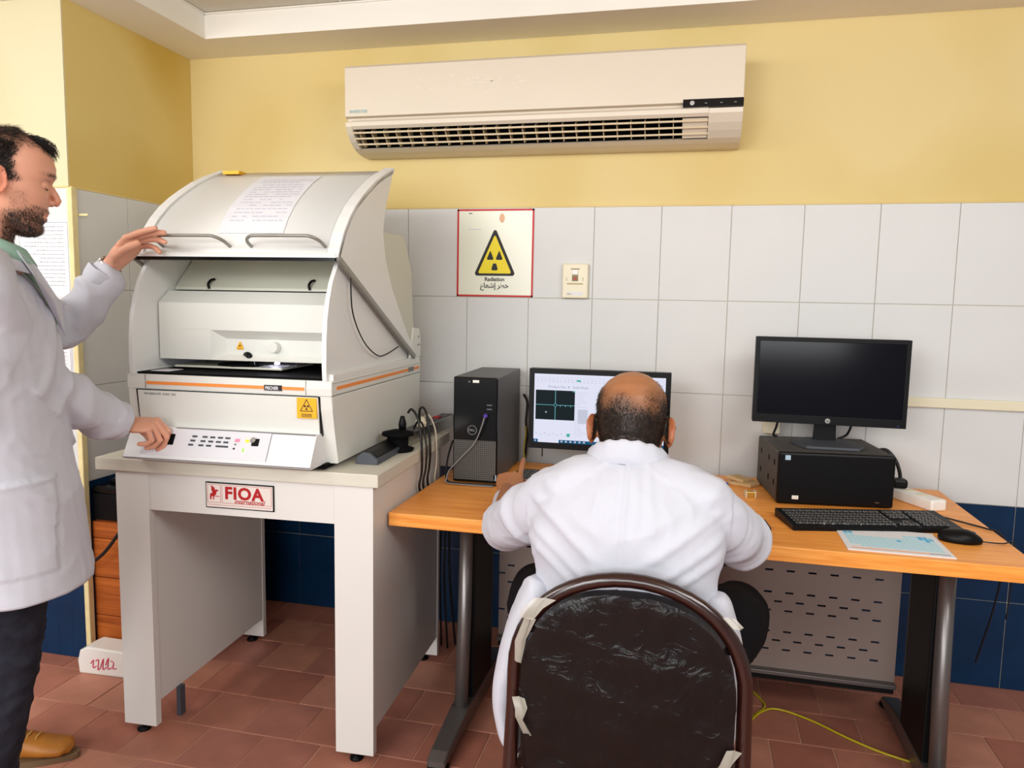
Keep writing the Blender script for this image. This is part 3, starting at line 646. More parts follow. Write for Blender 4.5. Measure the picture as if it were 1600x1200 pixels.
# ================================================================== DESK
desk = thing('computer_desk', 'orange wood-grain desk on grey steel legs with perforated panel', 'desk', (1.13, -.49, 0))
def DX(m, x0, x1, y0, y1, z0, z1, bev=0): return m.box(x0 - 1.13, x1 - 1.13, y0 + .49, y1 + .49, z0, z1, bev=bev)
DX(MB(), .284, 1.982, -.890, -.075, .680, .720, .0025).build('desktop', 'desk', desk)
for x, s in ((.468, 1), (1.832, -1)):
    lx = x - 1.13
    MB().tube([(lx, -.745 + .49 + .0, .055), (lx, -.72 + .49, .30), (lx, -.70 + .49, .68)], .0215, 16).build('leg', 'legm', desk)
    b = MB().box(lx - .013 + .012 * s, lx + .013 + .012 * s, -.69 + .49, -.47 + .49, .06, .68, bev=.004); b.build('leg_panel', 'legd', desk)
    MB().tube([(lx, -.45 + .49, .055), (lx, -.45 + .49, .68)], .02, 14).build('leg', 'legm', desk)
    b = MB().prism([(-.985 + .49, .012), (-.985 + .49, .030), (-.95 + .49, .045), (-.76 + .49, .072), (-.42 + .49, .072), (-.26 + .49, .04), (-.23 + .49, .012)], 0, lx - .028, lx + .028, .006)
    b.build('foot', 'legm', desk)
    for yy in (-.962, -.25): MB().lathe([(.03, 0), (.033, .006), (.028, .013)], (lx, yy + .49, 0), n=18).build('foot_cap', 'black', desk)
    DX(MB(), x - .02, x + .02, -.80, -.2, .665, .68).build('top_bracket', 'legd', desk)
# perforated modesty panel with real slots: built as a grid with holes
PY_ = -.40 + .49
px0, px1, pz0, pz1 = .50 - 1.13, 1.80 - 1.13, .160, .66
slots = []
for gz in (.491, ): slots += [(1.736 - k * .0663, gz) for k in range(19)]
for base in (.417, .285):
    slots += [(1.736 - k * .0663, base) for k in range(19)]; slots += [(1.703 - k * .0663, base - .0305) for k in range(19)]; slots += [(1.736 - k * .0663, base - .061) for k in range(19)]
slots += [(1.736 - k * .0663, .60) for k in range(19)]
rows = sorted({round(z, 4) for _, z in slots}); hh, hw = .0032, .0125
b = MB(); th = .0015
def strip(z0, z1, xs):
    for a, e in xs: b.box(a, e, PY_ - th, PY_ + th, z0, z1)
zc = pz0
for rz in rows:
    strip(zc, rz - hh, [(px0, px1)])
    xs = sorted(x - 1.13 for x, z in slots if abs(z - rz) < 1e-4); cur = px0; seg = []
    for x in xs:
        if x - hw > cur: seg.append((cur, x - hw))
        cur = x + hw
    seg.append((cur, px1)); strip(rz - hh, rz + hh, seg); zc = rz + hh
strip(zc, pz1, [(px0, px1)])
b.build('perforated_panel', 'perf', desk)
MB().box(px0, px1, PY_ - .03, PY_ + .002, .148, .160, bev=.001).build('panel_lip', 'legm', desk)
MB().box(px0, px1, PY_ - .002, PY_ + .03, .12, .15).build('cable_tray', 'legd', desk)

# ================================================================== TOWER PC (left, black)
def seg_ring(mb, F, R, r, n=24):
    mb.tube([F @ Vector((R * math.cos(2 * PI * k / n), R * math.sin(2 * PI * k / n), 0)) for k in range(n)], r, 6, closed=True)
tw = thing('tower_computer', 'upright black computer tower on the left of the desk', 'computer', (.420, -.335, .72), math.radians(2.0))
w2, d2, hT = .0775, .14, .366
MB().box(-w2, w2, -d2 + .012, d2 + .12, .004, hT, bev=.004).build('case', 'mgrey', tw)
fr = MB().box(-w2, w2, -d2, -d2 + .014, .004, hT, bev=.005).build('front_bezel', 'blackg', tw)
MB().box(-w2 + .004, w2 - .004, -d2 - .0012, -d2, .012, .150, bev=.0005).build('mesh_grille', 'mesh', fr)
b = MB(); seg_ring(b, frame((-.010, -d2 - .0015, .185), (1, 0, 0), (0, -1, 0)), .0155, .0012); b.build('logo_ring', 'greyink', fr)
text_obj('DELL', .0105, 'logo_lettering', 'greyink', fr, frame((-.0225, -d2 - .0018, .1815), (1, 0, 0), (0, -1, 0)), bold=.0002, sx=.95)
MB().box(-.01, .012, -d2 - .0012, -d2, .347, .356, bev=.0005).build('white_label', 'white', fr)
MB().lathe([(.003, 0), (.003, .001)], (-.022, -d2, .350), (0, -1, 0), 12).build('power_button', 'greyink', fr)
b = MB()
for z in (.256, .27): b.box(.040, .058, -d2 - .001, -d2, z, z + .005)
b.build('usb_port', 'dgrey', fr)
MB().box(w2 - .012, w2 - .002, -d2 - .0012, -d2, .014, .034).build('blue_sticker', mat('pale_blue_label', rgb(190, 214, 232), .5), fr)
for x in (-.06, .06):
    for y in (-.1, .2): MB().lathe([(.01, 0), (.01, .006)], (x, y, 0), n=10).build('foot', 'black', tw)
dg = thing('usb_plug', 'purple usb plug in the front of the upright black tower', 'plug', (.4635, -.478, .957))
b = MB().ell((0, -.006, 0), (.008, .014, .008)); b.build('plug_body', 'purple', dg)
cable('grey_cable', 'thin grey cable hanging from the purple plug down the black tower', [(.463, -.498, .953), (.458, -.505, .93), (.440, -.498, .885), (.418, -.492, .85), (.385, -.490, .815), (.358, -.492, .785), (.338, -.494, .76), (.332, -.50, .735), (.338, -.508, .7245), (.40, -.515, .7235), (.50, -.512, .7235)], .0022, 'greyink')
cable('black_cable', 'black cable curled on the desk round the foot of the left tower', [(.322, -.40, .85), (.318, -.44, .80), (.322, -.47, .755), (.335, -.497, .728), (.38, -.507, .7245), (.44, -.503, .7245), (.50, -.495, .7245), (.56, -.47, .7245)], .0035, 'cblack')
cable('black_cable', 'black cable hanging behind the right side of the left tower', [(.50, -.06, .985), (.515, -.055, .95), (.512, -.06, .88), (.516, -.055, .82), (.51, -.05, .75), (.505, -.045, .724)], .005, 'cblack')
cable('green_yellow_cable', 'thin yellow-green cable standing beside the left tower', [(.512, -.07, .86), (.520, -.10, .83), (.518, -.12, .78), (.530, -.14, .724)], .0025, 'cyel')

# ================================================================== LIT MONITOR
def mon(name, label, loc, rz, w, h, tilt=0): 
    return thing(name, label, 'monitor', loc, rz)
lm = thing('monitor', 'black monitor showing bright software window behind the seated man', 'monitor', (.820, -.29, .72), math.radians(1.5))
MW, MH = .492, .285; z0 = .104
def LM(mb, x0, x1, y0, y1, za, zb, bev=0): return mb.box(x0, x1, y0, y1, za + z0, zb + z0, bev=bev)
LM(MB(), -MW / 2, MW / 2, -.006, .03, 0, MH, .003).build('housing', 'black', lm)
bz = MB(); LM(bz, -MW / 2, MW / 2, -.012, -.004, 0, .022, .001); LM(bz, -MW / 2, MW / 2, -.012, -.004, MH - .018, MH, .001); LM(bz, -MW / 2, -MW / 2 + .018, -.012, -.004, .02, MH - .016, .001); LM(bz, MW / 2 - .018, MW / 2, -.012, -.004, .02, MH - .016, .001)
bz.build('bezel', 'black', lm)
sc = LM(MB(), -MW / 2 + .017, MW / 2 - .017, -.0075, -.005, .021, MH - .017).build('screen', 's_bg', lm)
SX0, SZ1 = -MW / 2 + .018, MH - .018 + z0; SW, SH = MW - .036, MH - .040
def SQ(mb, x0, x1, y0, y1, lift=0): mb.box(SX0 + x0 * SW, SX0 + x1 * SW, -.0080 - lift, -.0076 - lift, SZ1 - y1 * SH, SZ1 - y0 * SH)
b = MB(); SQ(b, .012, .318, .235, .665); b.build('camera_view', 's_dk', sc)
b = MB(); SQ(b, .165, .169, .235, .43, .0005); SQ(b, .165, .169, .47, .665, .0005); SQ(b, .012, .155, .446, .452, .0005); SQ(b, .179, .318, .446, .452, .0005)
for k in (.205, .245, .285): SQ(b, k, k + .004, .446, .472, .0005)
seg_ring(b, frame((SX0 + .167 * SW, -.0085, SZ1 - .449 * SH), (1, 0, 0), (0, -1, 0)), .0052, .0007, 16)
b.build('crosshair', 's_cy', sc)
b = MB(); SQ(b, .30, .316, .237, .252, .0006); SQ(b, .262, .285, .858, .905, .0006); SQ(b, .33, .36, .075, .10, .0006); b.build('icons', 's_te', sc)
b = MB(); random.seed(5)
for r in range(2):
    for k in range(26): x = .02 + k * .03; SQ(b, x, x + random.uniform(.008, .018), .075 + r * .03, .085 + r * .03)
for r in range(19): SQ(b, .335, .335 + random.uniform(.03, .09), .26 + r * .034, .2655 + r * .034)
for k in range(9): SQ(b, .015 + k * .033, .03 + k * .033, .862 + .02 * (k % 2), .874 + .02 * (k % 2))
SQ(b, .0, 1, .045, .048); SQ(b, .325, .327, .24, .93); SQ(b, .345, .42, .5, .7)
b.build('interface_lines', 's_gr', sc)
b = MB(); SQ(b, .0, .035, .955, 1.0); SQ(b, .20, 1.0, .955, 1.0); b.build('taskbar', 's_bl', sc)
b = MB(); 
for k in range(6): SQ(b, .215 + k * .035, .23 + k * .035, .965, .988, .0006)
SQ(b, .09, .10, .545, .565, .0006); SQ(b, .01, .02, .968, .99, .0006)
b.build('icon_dots', 's_gr', sc)
text_obj('Product No.: 8   Gold Silver', .0125, 'title_lettering', 's_tx', sc, frame((SX0 + .11 * SW, -.0081, SZ1 - .20 * SH), (1, 0, 0), (0, -1, 0)))
MB().box(-.03, .03, .03, .045, .02, .25, bev=.002).build('stand_neck', 'black', lm)
MB().box(-.11, .11, -.015, .13, .0, .012, bev=.004).build('stand_base', 'black', lm)
b = MB().box(-.2, -.196, .01, .014, .07, z0 + .01); b.build('cable_tail', 'black', lm)

# ================================================================== HP DESKTOP + DARK MONITOR
hp = thing('desktop_computer', 'wide black computer lying flat under the dark monitor', 'computer', (1.568, -.275, .72), math.radians(6.5))
hw_, hd_ = .176, .148
MB().box(-hw_, hw_, -hd_ + .02, hd_ + .02, .003, .166, bev=.006).build('case', 'dust', hp)
hf = MB().box(-hw_, hw_, -hd_, -hd_ + .022, .002, .167, bev=.007).build('front_bezel', 'black', hp)
MB().box(-hw_ + .02, -hw_ + .036, -hd_ - .001, -hd_, .143, .158).build('blue_label', mat('light_blue_label', rgb(176, 206, 226), .5), hf)
MB().box(-hw_ + .046, -hw_ + .066, -hd_ - .001, -hd_, .018, .030, bev=.0005).build('white_label', 'white', hf)
MB().box(.12, .134, -hd_ - .001, -hd_, .018, .0205).build('silver_badge', 'steel', hf)
for y in (-.10, -.02, .10):
    for z in (.05, .115): MB().box(-hw_ - .001, -hw_ + .002, y, y + .012, z, z + .018).build('side_slot', 'blackm', hp)
for x in (-.14, .14):
    for y in (-.1, .13): MB().lathe([(.01, 0), (.01, .004)], (x, y, 0), n=10).build('foot', 'black', hp)
dm = thing('monitor', 'switched-off black monitor on the flat black computer', 'monitor', (1.578, -.245, .887), math.radians(-.5))
DW, DH, dz = .478, .288, .066
MB().box(-DW / 2, DW / 2, -.004, .03, dz, dz + DH, bev=.003).build('housing', 'black', dm)
b = MB()
b.box(-DW / 2, DW / 2, -.010, -.003, dz, dz + .028, bev=.001); b.box(-DW / 2, DW / 2, -.010, -.003, dz + DH - .014, dz + DH, bev=.001); b.box(-DW / 2, -DW / 2 + .014, -.010, -.003, dz + .026, dz + DH - .012, bev=.001); b.box(DW / 2 - .014, DW / 2, -.010, -.003, dz + .026, dz + DH - .012, bev=.001)
fb = b.build('bezel', 'black', dm)
MB().box(-DW / 2 + .013, DW / 2 - .013, -.0055, -.003, dz + .027, dz + DH - .013).build('screen', 'scr_off', dm)
MB().lathe([(.0082, 0), (.0082, .0008)], (.0, -.0102, dz + .014), (0, -1, 0), 24).build('logo_disc', 'steel', fb)
text_obj('hp', .011, 'logo_lettering', 'ink', fb, frame((-.0052, -.0112, dz + .0112), (1, 0, 0), (0, -1, 0)), shear=.25)
MB().box(DW / 2 - .026, DW / 2 - .023, -.0105, -.0098, dz + .006, dz + .009).build('power_light', 'bluep', fb)
MB().prism([(-.036, .006), (.036, .006), (.032, .12), (-.032, .12)], 1, .028, .05, .002).build('stand_neck', 'black', dm)
b = MB().prism([(-.075, -.115), (.085, -.108), (.108, -.06), (.10, .02), (.06, .075), (-.05, .08), (-.10, .03), (-.11, -.02), (-.095, -.07)], 2, .0, .009, .002); b.build('stand_base', 'dgrey', dm)
cable('monitor_cable', 'black cable dropping from the left back of the dark monitor', [(1.43, -.20, .97), (1.425, -.19, .93), (1.418, -.18, .90), (1.43, -.175, .893)], .004, 'cblack')
cable('monitor_cable', 'black cable dropping from the right back of the dark monitor', [(1.665, -.20, .97), (1.663, -.19, .94), (1.655, -.17, .91), (1.63, -.16, .893)], .004, 'cblack')
t = thing('wall_socket', 'small cream wall box behind the flat computer', 'socket', (1.42, -.0088, .90))
MB().box(-.025, .035, -.04, 0, -.02, .05, bev=.004).build('box_body', 'ivory', t)
# plug and cable behind the computer on the right
cable('power_cable', 'black power cord looping behind the right of the flat computer', [(1.752, -.18, .865), (1.785, -.17, .865), (1.812, -.18, .835), (1.822, -.20, .80), (1.82, -.225, .775)], .006, 'cblack')
t = thing('mains_plug', 'black mains plug in the white extension strip', 'plug', (1.812, -.245, .757))
MB().box(-.024, .022, -.022, .022, 0, .03, bev=.008).build('body', 'black', t)
t = thing('extension_strip', 'white extension socket strip on the desk right of the flat computer', 'power strip', (1.835, -.275, .72), math.radians(-62))
MB().box(-.125, .125, -.0285, .0285, 0, .036, bev=.006).build('housing', 'white', t)
for x in (.0, .055, ): MB().lathe([(.017, 0), (.017, .0012)], (x, 0, .0358), n=20).build('socket', 'ivory', t)
# keyboard (right)
def keyboard(name, label, loc, rz, w=.452, d=.150):
    k = thing(name, label, 'keyboard', loc, rz)
    MB().prism([(-d / 2, .0), (d / 2, .0), (d / 2, .024), (-d / 2 + .004, .014), (-d / 2, .010)], 0, -w / 2, w / 2, .002).build('base', 'black', k)
    def zt(y): return .014 + (y + d / 2) / d * .010
    blocks = [(-w / 2 + .012, 15, .0188), (-w / 2 + .012 + 15 * .0188 + .010, 3, .0188), (-w / 2 + .012 + 18 * .0188 + .02, 4, .0188)]
    proto = None
    for r in range(6):
        y = -d / 2 + .022 + r * .0195 + (.004 if r == 5 else 0)
        for bi, (x0, n, p) in enumerate(blocks):
            c = 0
            while c < n:
                wk = 1
                if bi == 0 and r == 0 and c == 4: wk = 6
                if bi == 1 and r in (1, 2) and (r == 2 or c != 1): c += 1; continue
                if proto is None or wk != 1:
                    q = MB().box(-.0083 * wk - (.0011 * (wk - 1)), .0083 * wk + (.0011 * (wk - 1)), -.0083, .0083, 0, .006, bev=.0012); q.bm.transform(Matrix.Rotation(.066, 4, 'X'))
                    o = q.build('key', 'keyc', k)
                    if wk == 1: proto = o.data
                else: o = link('key', proto, None, k)
                o.location = (x0 + (c + wk / 2) * p, y, zt(y) - .0005); c += wk
    return k
MAT['keyc'] = mat('keycap', rgb(62, 62, 66), .5)
def legend_mat():
    m = MAT['keyc']; nt = m.node_tree; b = nt.nodes['Principled BSDF']
    tc = nt.nodes.new('ShaderNodeTexCoord'); n = nt.nodes.new('ShaderNodeTexNoise'); n.inputs['Scale'].default_value = 170
    r = nt.nodes.new('ShaderNodeValToRGB'); r.color_ramp.elements[0].position = .58; r.color_ramp.elements[1].position = .62
    r.color_ramp.elements[0].color = rgb(44, 44, 48); r.color_ramp.elements[1].color = rgb(150, 148, 142)
    nt.links.new(tc.outputs['Object'], n.inputs['Vector']); nt.links.new(n.outputs['Fac'], r.inputs[0]); nt.links.new(r.outputs[0], b.inputs['Base Color'])
legend_mat()
keyboard('keyboard', 'full-size black keyboard in front of the flat computer', (1.640, -.602, .72), math.radians(13.5), .478, .150)
keyboard('keyboard', 'black keyboard half hidden in front of the seated man', (.760, -.385, .72), math.radians(-2), .44, .140)
cable('keyboard_cable', 'black cable from the right keyboard to the desk edge', [(1.86, -.50, .735), (1.89, -.49, .727), (1.93, -.52, .724), (1.965, -.56, .724), (1.988, -.60, .722), (1.997, -.62, .68), (1.995, -.58, .5), (1.99, -.5, .3)], .0025, 'cblack')
t = thing('mouse', 'black computer mouse at the right end of the desk', 'mouse', (1.853, -.705, .72), math.radians(-8))
b = MB().ell((0, 0, .010), (.054, .031, .026), seg=28, rings=18)
for v in b.bm.verts:
    v.co.z = max(v.co.z, .001)
    if v.co.x > .02: v.co.y *= 1 - (v.co.x - .02) * 5; v.co.z *= 1 - (v.co.x - .02) * 6
b.build('shell', 'black', t)
MB().lathe([(.006, -.003), (.006, .003)], (.030, 0, .026), (0, 1, 0), 14).build('wheel', 'dgrey', t)
cable('mouse_cable', 'thin black cable from the right-hand mouse over the desk edge', [(1.903, -.712, .727), (1.93, -.715, .727), (1.96, -.70, .7235), (1.99, -.68, .722), (1.998, -.68, .68), (1.997, -.66, .5)], .0018, 'cblack')
# mouse pad with printed table
t = thing('mouse_pad', 'white mouse pad printed with a light blue table near the desk front edge', 'mouse pad', (1.670, -.760, .72), math.radians(-.5))
MB().box(-.127, .127, -.108, .104, 0, .003, bev=.001).build('pad', 'paper', t)
b = MB()
for i in range(18):
    for j in range(8):
        if j > 5 and 2 <= i < 12: continue
        if j == 0 and i < 2: continue
        x = -.112 + i * .0125; y = -.072 + j * .0165
        b.box(x, x + .011, y, y + .0140, .003, .0032)
b.build('printed_cells', mat('pale_cyan_print', rgb(178, 222, 236), .6), t)
b = MB()
for i, j in ((16, 7), (15, 7), (15, 6), (16, 6), (16, 5), (17, 6), (10, 4), (0, 7), (1, 7)):
    x = -.112 + i * .0125; y = -.072 + j * .0165; b.box(x, x + .011, y, y + .0140, .0032, .0034)
b.build('printed_cells', 'cyan2', t)
MB().box(-.115, .07, -.092, -.086, .003, .0032).build('printed_bar', 'org', t)
MB().box(.07, .118, -.091, -.087, .003, .0032).build('printed_bar', 'dgrey', t)
MB().box(-.05, .0, .085, .089, .003, .0032).build('printed_title', 'greyink', t)
# small things at the back of the desk
t = thing('mouse', 'flat black mouse under the seated man right elbow', 'mouse', (1.315, -.715, .72), .1)
MB().box(-.035, .045, -.05, .035, 0, .012, bev=.004).build('shell', 'black', t)
t = thing('brass_block', 'small brass-coloured block beside the flat computer', 'block', (1.335, -.375, .72), .2)
MB().box(-.013, .013, -.011, .011, 0, .018, bev=.001).build('block_body', 'brass', t)
b = MB(); 
for x in (-.016, .013): b.box(x, x + .003, -.012, .012, 0, .021)
b.build('block_cheek', 'ivory', t)
t = thing('kraft_bags', 'crumpled kraft paper bag on the desk left of the flat computer', 'bag', (1.325, -.20, .72), -.2)
b = MB().prism([(-.05, -.03), (.03, -.045), (.055, .0), (.04, .035), (-.03, .04)], 2, 0, .012, .003); b.build('lower_fold', 'kraft', t)
b = MB().prism([(-.06, -.01), (.0, -.03), (.03, .02), (-.03, .045)], 2, .010, .022, .003); b.bm.transform(Matrix.Rotation(.12, 4, 'Y')); b.build('upper_fold', 'kraft', t)
tag(MB().tube([(1.215, -.235, .727), (1.272, -.245, .727)], [.004, .006], 10).build('blue_pen', 'bluep'), 'blue pen cap on the desk beside the kraft paper bag', 'pen')

# ================================================================== WALL SIGN, THERMOSTAT, NOTICES
sg = thing('radiation_sign', 'red-bordered radiation warning sign on the white tiled wall', 'sign', (.362, -.0092, 1.53))
MB().box(-.151, .151, -.0015, .0, -.168, .168).build('film', 'film', sg)
b = MB()
for a in ((-.155, .155, .163, .170), (-.155, .155, -.170, -.163), (-.155, -.148, -.17, .17), (.148, .155, -.17, .17)): b.box(a[0], a[1], -.0022, -.0005, a[2], a[3])
b.build('border', 'red', sg)
b = MB().prism([(-.080, -.082), (-.074, -.088), (.074, -.088), (.080, -.082), (.080, -.076), (.006, .086), (.0, .090), (-.006, .086), (-.080, -.076)], 1, -.0024, -.0015); tri = b.build('triangle', 'ink', sg)
b = MB().prism([(-.066, -.074), (-.062, -.079), (.062, -.079), (.066, -.074), (.004, .064), (.0, .068), (-.004, .064)], 1, -.0029, -.0023); b.build('triangle_face', 'yel', tri)
b = MB()
b.prism([(-.030, -.026), (-.0065, -.026), (-.0055, -.020), (-.017, .008), (-.020, .006), (-.031, -.020)], 1, -.0034, -.0028)
b.prism([(.030, -.026), (.0065, -.026), (.0055, -.020), (.017, .008), (.020, .006), (.031, -.020)], 1, -.0034, -.0028)
b.prism([(-.006, -.040), (.006, -.040), (.013, -.062), (.009, -.067), (-.009, -.067), (-.013, -.062)], 1, -.0034, -.0028)
b.build('trefoil', 'ink', tri)
text_obj('Radiation', .0215, 'lettering', 'ink', sg, frame((.0, -.0018, -.1085), (1, 0, 0), (0, -1, 0)), align='CENTER', bold=.0005)
ar = '\uFEC9\uFE8E\uFECC\uFEB7\uFE87 \uFEAE\uFEC4\uFEA7'
text_obj(ar, .027, 'lettering', 'ink', sg, frame((.0, -.0018, -.135), (1, 0, 0), (0, -1, 0)), align='CENTER', bold=.0005)
b = MB().box(-.11, -.058, -.0022, -.0015, .091, .093); b.build('faint_line', 'paleink', sg)
b = MB().ell((.027, -.0016, .135), (.011, .0008, .018)); b.build('glue_stain', mat('glue_stain', rgb(226, 178, 140), .5), sg)
b = MB().box(-.108, -.094, -.0024, -.0015, .152, .155, bev=.0005); b.build('tear', 'ink', sg)
th_ = thing('wall_switch', 'cream wall switch box with a white rocker beside the radiation sign', 'switch', (.685, -.0088, 1.425))
MB().box(-.050, .050, -.022, 0, -.066, .066, bev=.005).build('cover', 'ivory', th_)
b = MB(); b.box(-.017, .017, -.0228, -.021, .043, .047); b.box(-.012, .012, -.0226, -.021, -.001, .022); b.build('slot', mat('dark_khaki', rgb(140, 120, 84), .6), th_)
MB().box(-.011, .011, -.028, -.021, .024, .041, bev=.002).build('rocker', 'white', th_)
MB().box(-.0055, .0055, -.0235, -.0222, .006, .012).build('red_mark', 'red', th_)
b = MB().box(-.031, .031, -.0226, -.021, -.014, -.008); b.box(-.034, -.031, -.0226, -.021, .0, .013); b.box(.029, .032, -.0226, -.021, .0, .013); b.box(-.03, -.014, -.0226, -.021, -.052, -.048); b.build('marking', mat('khaki_print', rgb(186, 170, 134), .6), th_)
MB().box(-.031, .031, -.0224, -.021, -.054, -.042).build('label_strip', 'paper', th_)
def notice(label, x, z0_, z1_, w, nl, seed):
    t = thing('wall_notice', label, 'notice', (x, YP - .0092, z0_))
    h = z1_ - z0_
    MB().box(-w / 2, w / 2, -.001, 0, 0, h).build('sheet', 'paper', t)
    b = MB(); e = .0008
    for a in ((-w / 2 + .004, w / 2 - .004, h - .006, h - .0045), (w / 2 - .0055, w / 2 - .004, .005, h - .005), (-w / 2 + .004, -w / 2 + .0055, .005, h - .005)): b.box(a[0], a[1], -.0014, -.001, a[2], a[3])
    b.build('frame_line', 'greyink', t)
    b = MB(); random.seed(seed)
    for r in range(nl):
        z = h - .022 - r * .0135; x = w / 2 - .022; end = -w / 2 + .02 + random.choice((0, .01, .05, .07))
        while x > end:
            l = random.uniform(.004, .012); b.box(x - l, x, -.0014, -.001, z, z + random.uniform(.0016, .0032)); x -= l + .0025
    tag(b.build('printed_lines', 'midink', t), kind='stuff')
notice('printed white notice on the pier tiles behind the standing man face', -1.098, 1.33, 1.592, .215, 16, 2)
notice('second printed notice below the upper one on the pier tiles', -1.075, 1.02, 1.235, .15, 12, 4)

# ================================================================== CHAIR
ch = thing('banquet_chair', 'dark brown round-backed chair wrapped in clear plastic under the seated man', 'chair', (1.03, -1.28, 0), math.radians(.5))
def CH(x, y, z): return (x - 1.03, y + 1.28, z)
# back frame: arched tube going down to the rear feet
arch = []
for k in range(25):
    a = PI * k / 24
    arch.append((1.03 - .219 * math.cos(a), -1.515, .618 + .203 * math.sin(a) ** .92))
pts = [CH(.800, -1.60, .015), CH(.806, -1.555, .25), CH(.808, -1.53, .42), CH(.810, -1.517, .54)] + [CH(*p) for p in arch] + [CH(1.250, -1.517, .54), CH(1.252, -1.53, .42), CH(1.254, -1.555, .25), CH(1.260, -1.60, .015)]
MB().tube(pts, .0145, 14).build('back_frame', 'brown', ch)
ins = [CH(.845, -1.50, .45)] + [CH(1.03 - .184 * math.cos(PI * k / 18), -1.50, .60 + .165 * math.sin(PI * k / 18)) for k in range(19)] + [CH(1.215, -1.50, .45)]
# padded back: rounded outline, filled with a domed grid
b = MB(); outl = [(1.03 - .2035 * math.copysign(abs(math.cos(PI * k / 24)) ** .86, math.cos(PI * k / 24)), .60 + .186 * math.sin(PI * k / 24) ** .86) for k in range(25)] + [(1.2335, .44), (1.228, .41), (1.205, .395), (.855, .395), (.832, .41), (.8265, .44)]
bp_ = MB().prism([(x - 1.03, z) for x, z in outl], 1, -1.530 + 1.28, -1.475 + 1.28, .014); bp_.build('back_pad', 'pad', ch)
for s_ in (-1, 1):
    for z in (.70, .50):
        MB().tube([CH(1.03 + s_ * .18, -1.505, z), CH(1.03 + s_ * .205, -1.512, z)], .007, 8).build('pad_bracket', 'blackm', ch)
MB().prism([(-.20, -.21), (.20, -.21), (.215, .19), (.19, .215), (-.19, .215), (-.215, .19)], 2, .415, .465, .016).build('seat', 'pad', ch)
for x in (.82, 1.24):
    MB().tube([CH(x, -1.50, .41), CH(x, -1.08, .41)], .011, 10).build('seat_rail', 'brown', ch)
    MB().tube([CH(x, -1.08, .41), CH(x, -1.05, .39), CH(x, -1.03, .015)], .012, 12).build('leg', 'brown', ch)
    for y in (-1.60, -1.03): MB().lathe([(.016, 0), (.018, .02), (.014, .024)], CH(x + (.0 if y > -1.2 else (-.02 if x < 1 else .02)), y, 0), n=12).build('foot_cap', 'blackm', ch)
MB().tube([CH(.82, -1.08, .20), CH(1.24, -1.08, .20)], .008, 8).build('stretcher', 'brown', ch)
MB().tube([CH(.806, -1.56, .22), CH(1.254, -1.56, .22)], .008, 8).build('stretcher', 'brown', ch)
# plastic wrap around the pad and frame
b = MB(); NU, NV = 44, 40; grid = []
for j in range(NV + 1):
    row = []
    for i in range(NU + 1):
        s_ = -1 + 2 * i / NU; z = .30 + .497 * j / NV
        half = .206 if z < .60 else .206 * max(0, 1 - max(0, (z - .60) / .199) ** 2.35) ** .43
        x = s_ * max(half, .004)
        yy = -1.536 - .006 * (1 - s_ * s_) + .006 * noise.noise((x * 9, z * 14, 1.3)) + .004 * noise.noise((x * 40, z * 18, 5)) + .004 * noise.noise((x * 6 + z * 30, z * 4, 8))
        if z < .47: yy += .02 * (.47 - z) / .17 + .010 * noise.noise((x * 12, z * 50, 2))
        row.append(b.bm.verts.new(CH(1.03 + x, yy, z)))
    grid.append(row)
for j in range(NV):
    for i in range(NU): f = b.bm.faces.new((grid[j][i], grid[j][i + 1], grid[j + 1][i + 1], grid[j + 1][i])); f.smooth = True
b.build('plastic_wrap', 'wrap', ch)
def rag(pts, w, name='wrap_tuft'):
    b = MB(); prev = None
    for i, p in enumerate(pts):
        ww = w * (1 - .3 * i / len(pts)); q = [b.bm.verts.new(CH(p[0] + dx * ww + .004 * math.sin(9 * dx + i), p[1] + .006 * math.cos(11 * dx + i * 2), p[2])) for dx in (-1, -.5, 0, .5, 1)]
        if prev:
            for k in range(4): f = b.bm.faces.new((prev[k], prev[k + 1], q[k + 1], q[k])); f.smooth = True
        prev = q
    b.build(name, 'wrapw', ch)
MAT['wrapw'] = mat('bunched_plastic', rgb(214, 208, 194), .25, alpha=.55, spec=.6)
rag([(.872, -1.535, .775), (.852, -1.54, .755), (.840, -1.54, .735)], .02); rag([(.845, -1.54, .735), (.830, -1.54, .69), (.826, -1.54, .645)], .010)
rag([(1.212, -1.535, .775), (1.232, -1.54, .76)], .010)
rag([(.826, -1.545, .575), (.836, -1.548, .555), (.832, -1.548, .535), (.845, -1.545, .50)], .011); rag([(1.232, -1.55, .53), (1.222, -1.552, .505), (1.215, -1.552, .49)], .012)
rag([(1.208, -1.558, .475), (1.222, -1.56, .44), (1.240, -1.56, .40), (1.245, -1.56, .37)], .016)

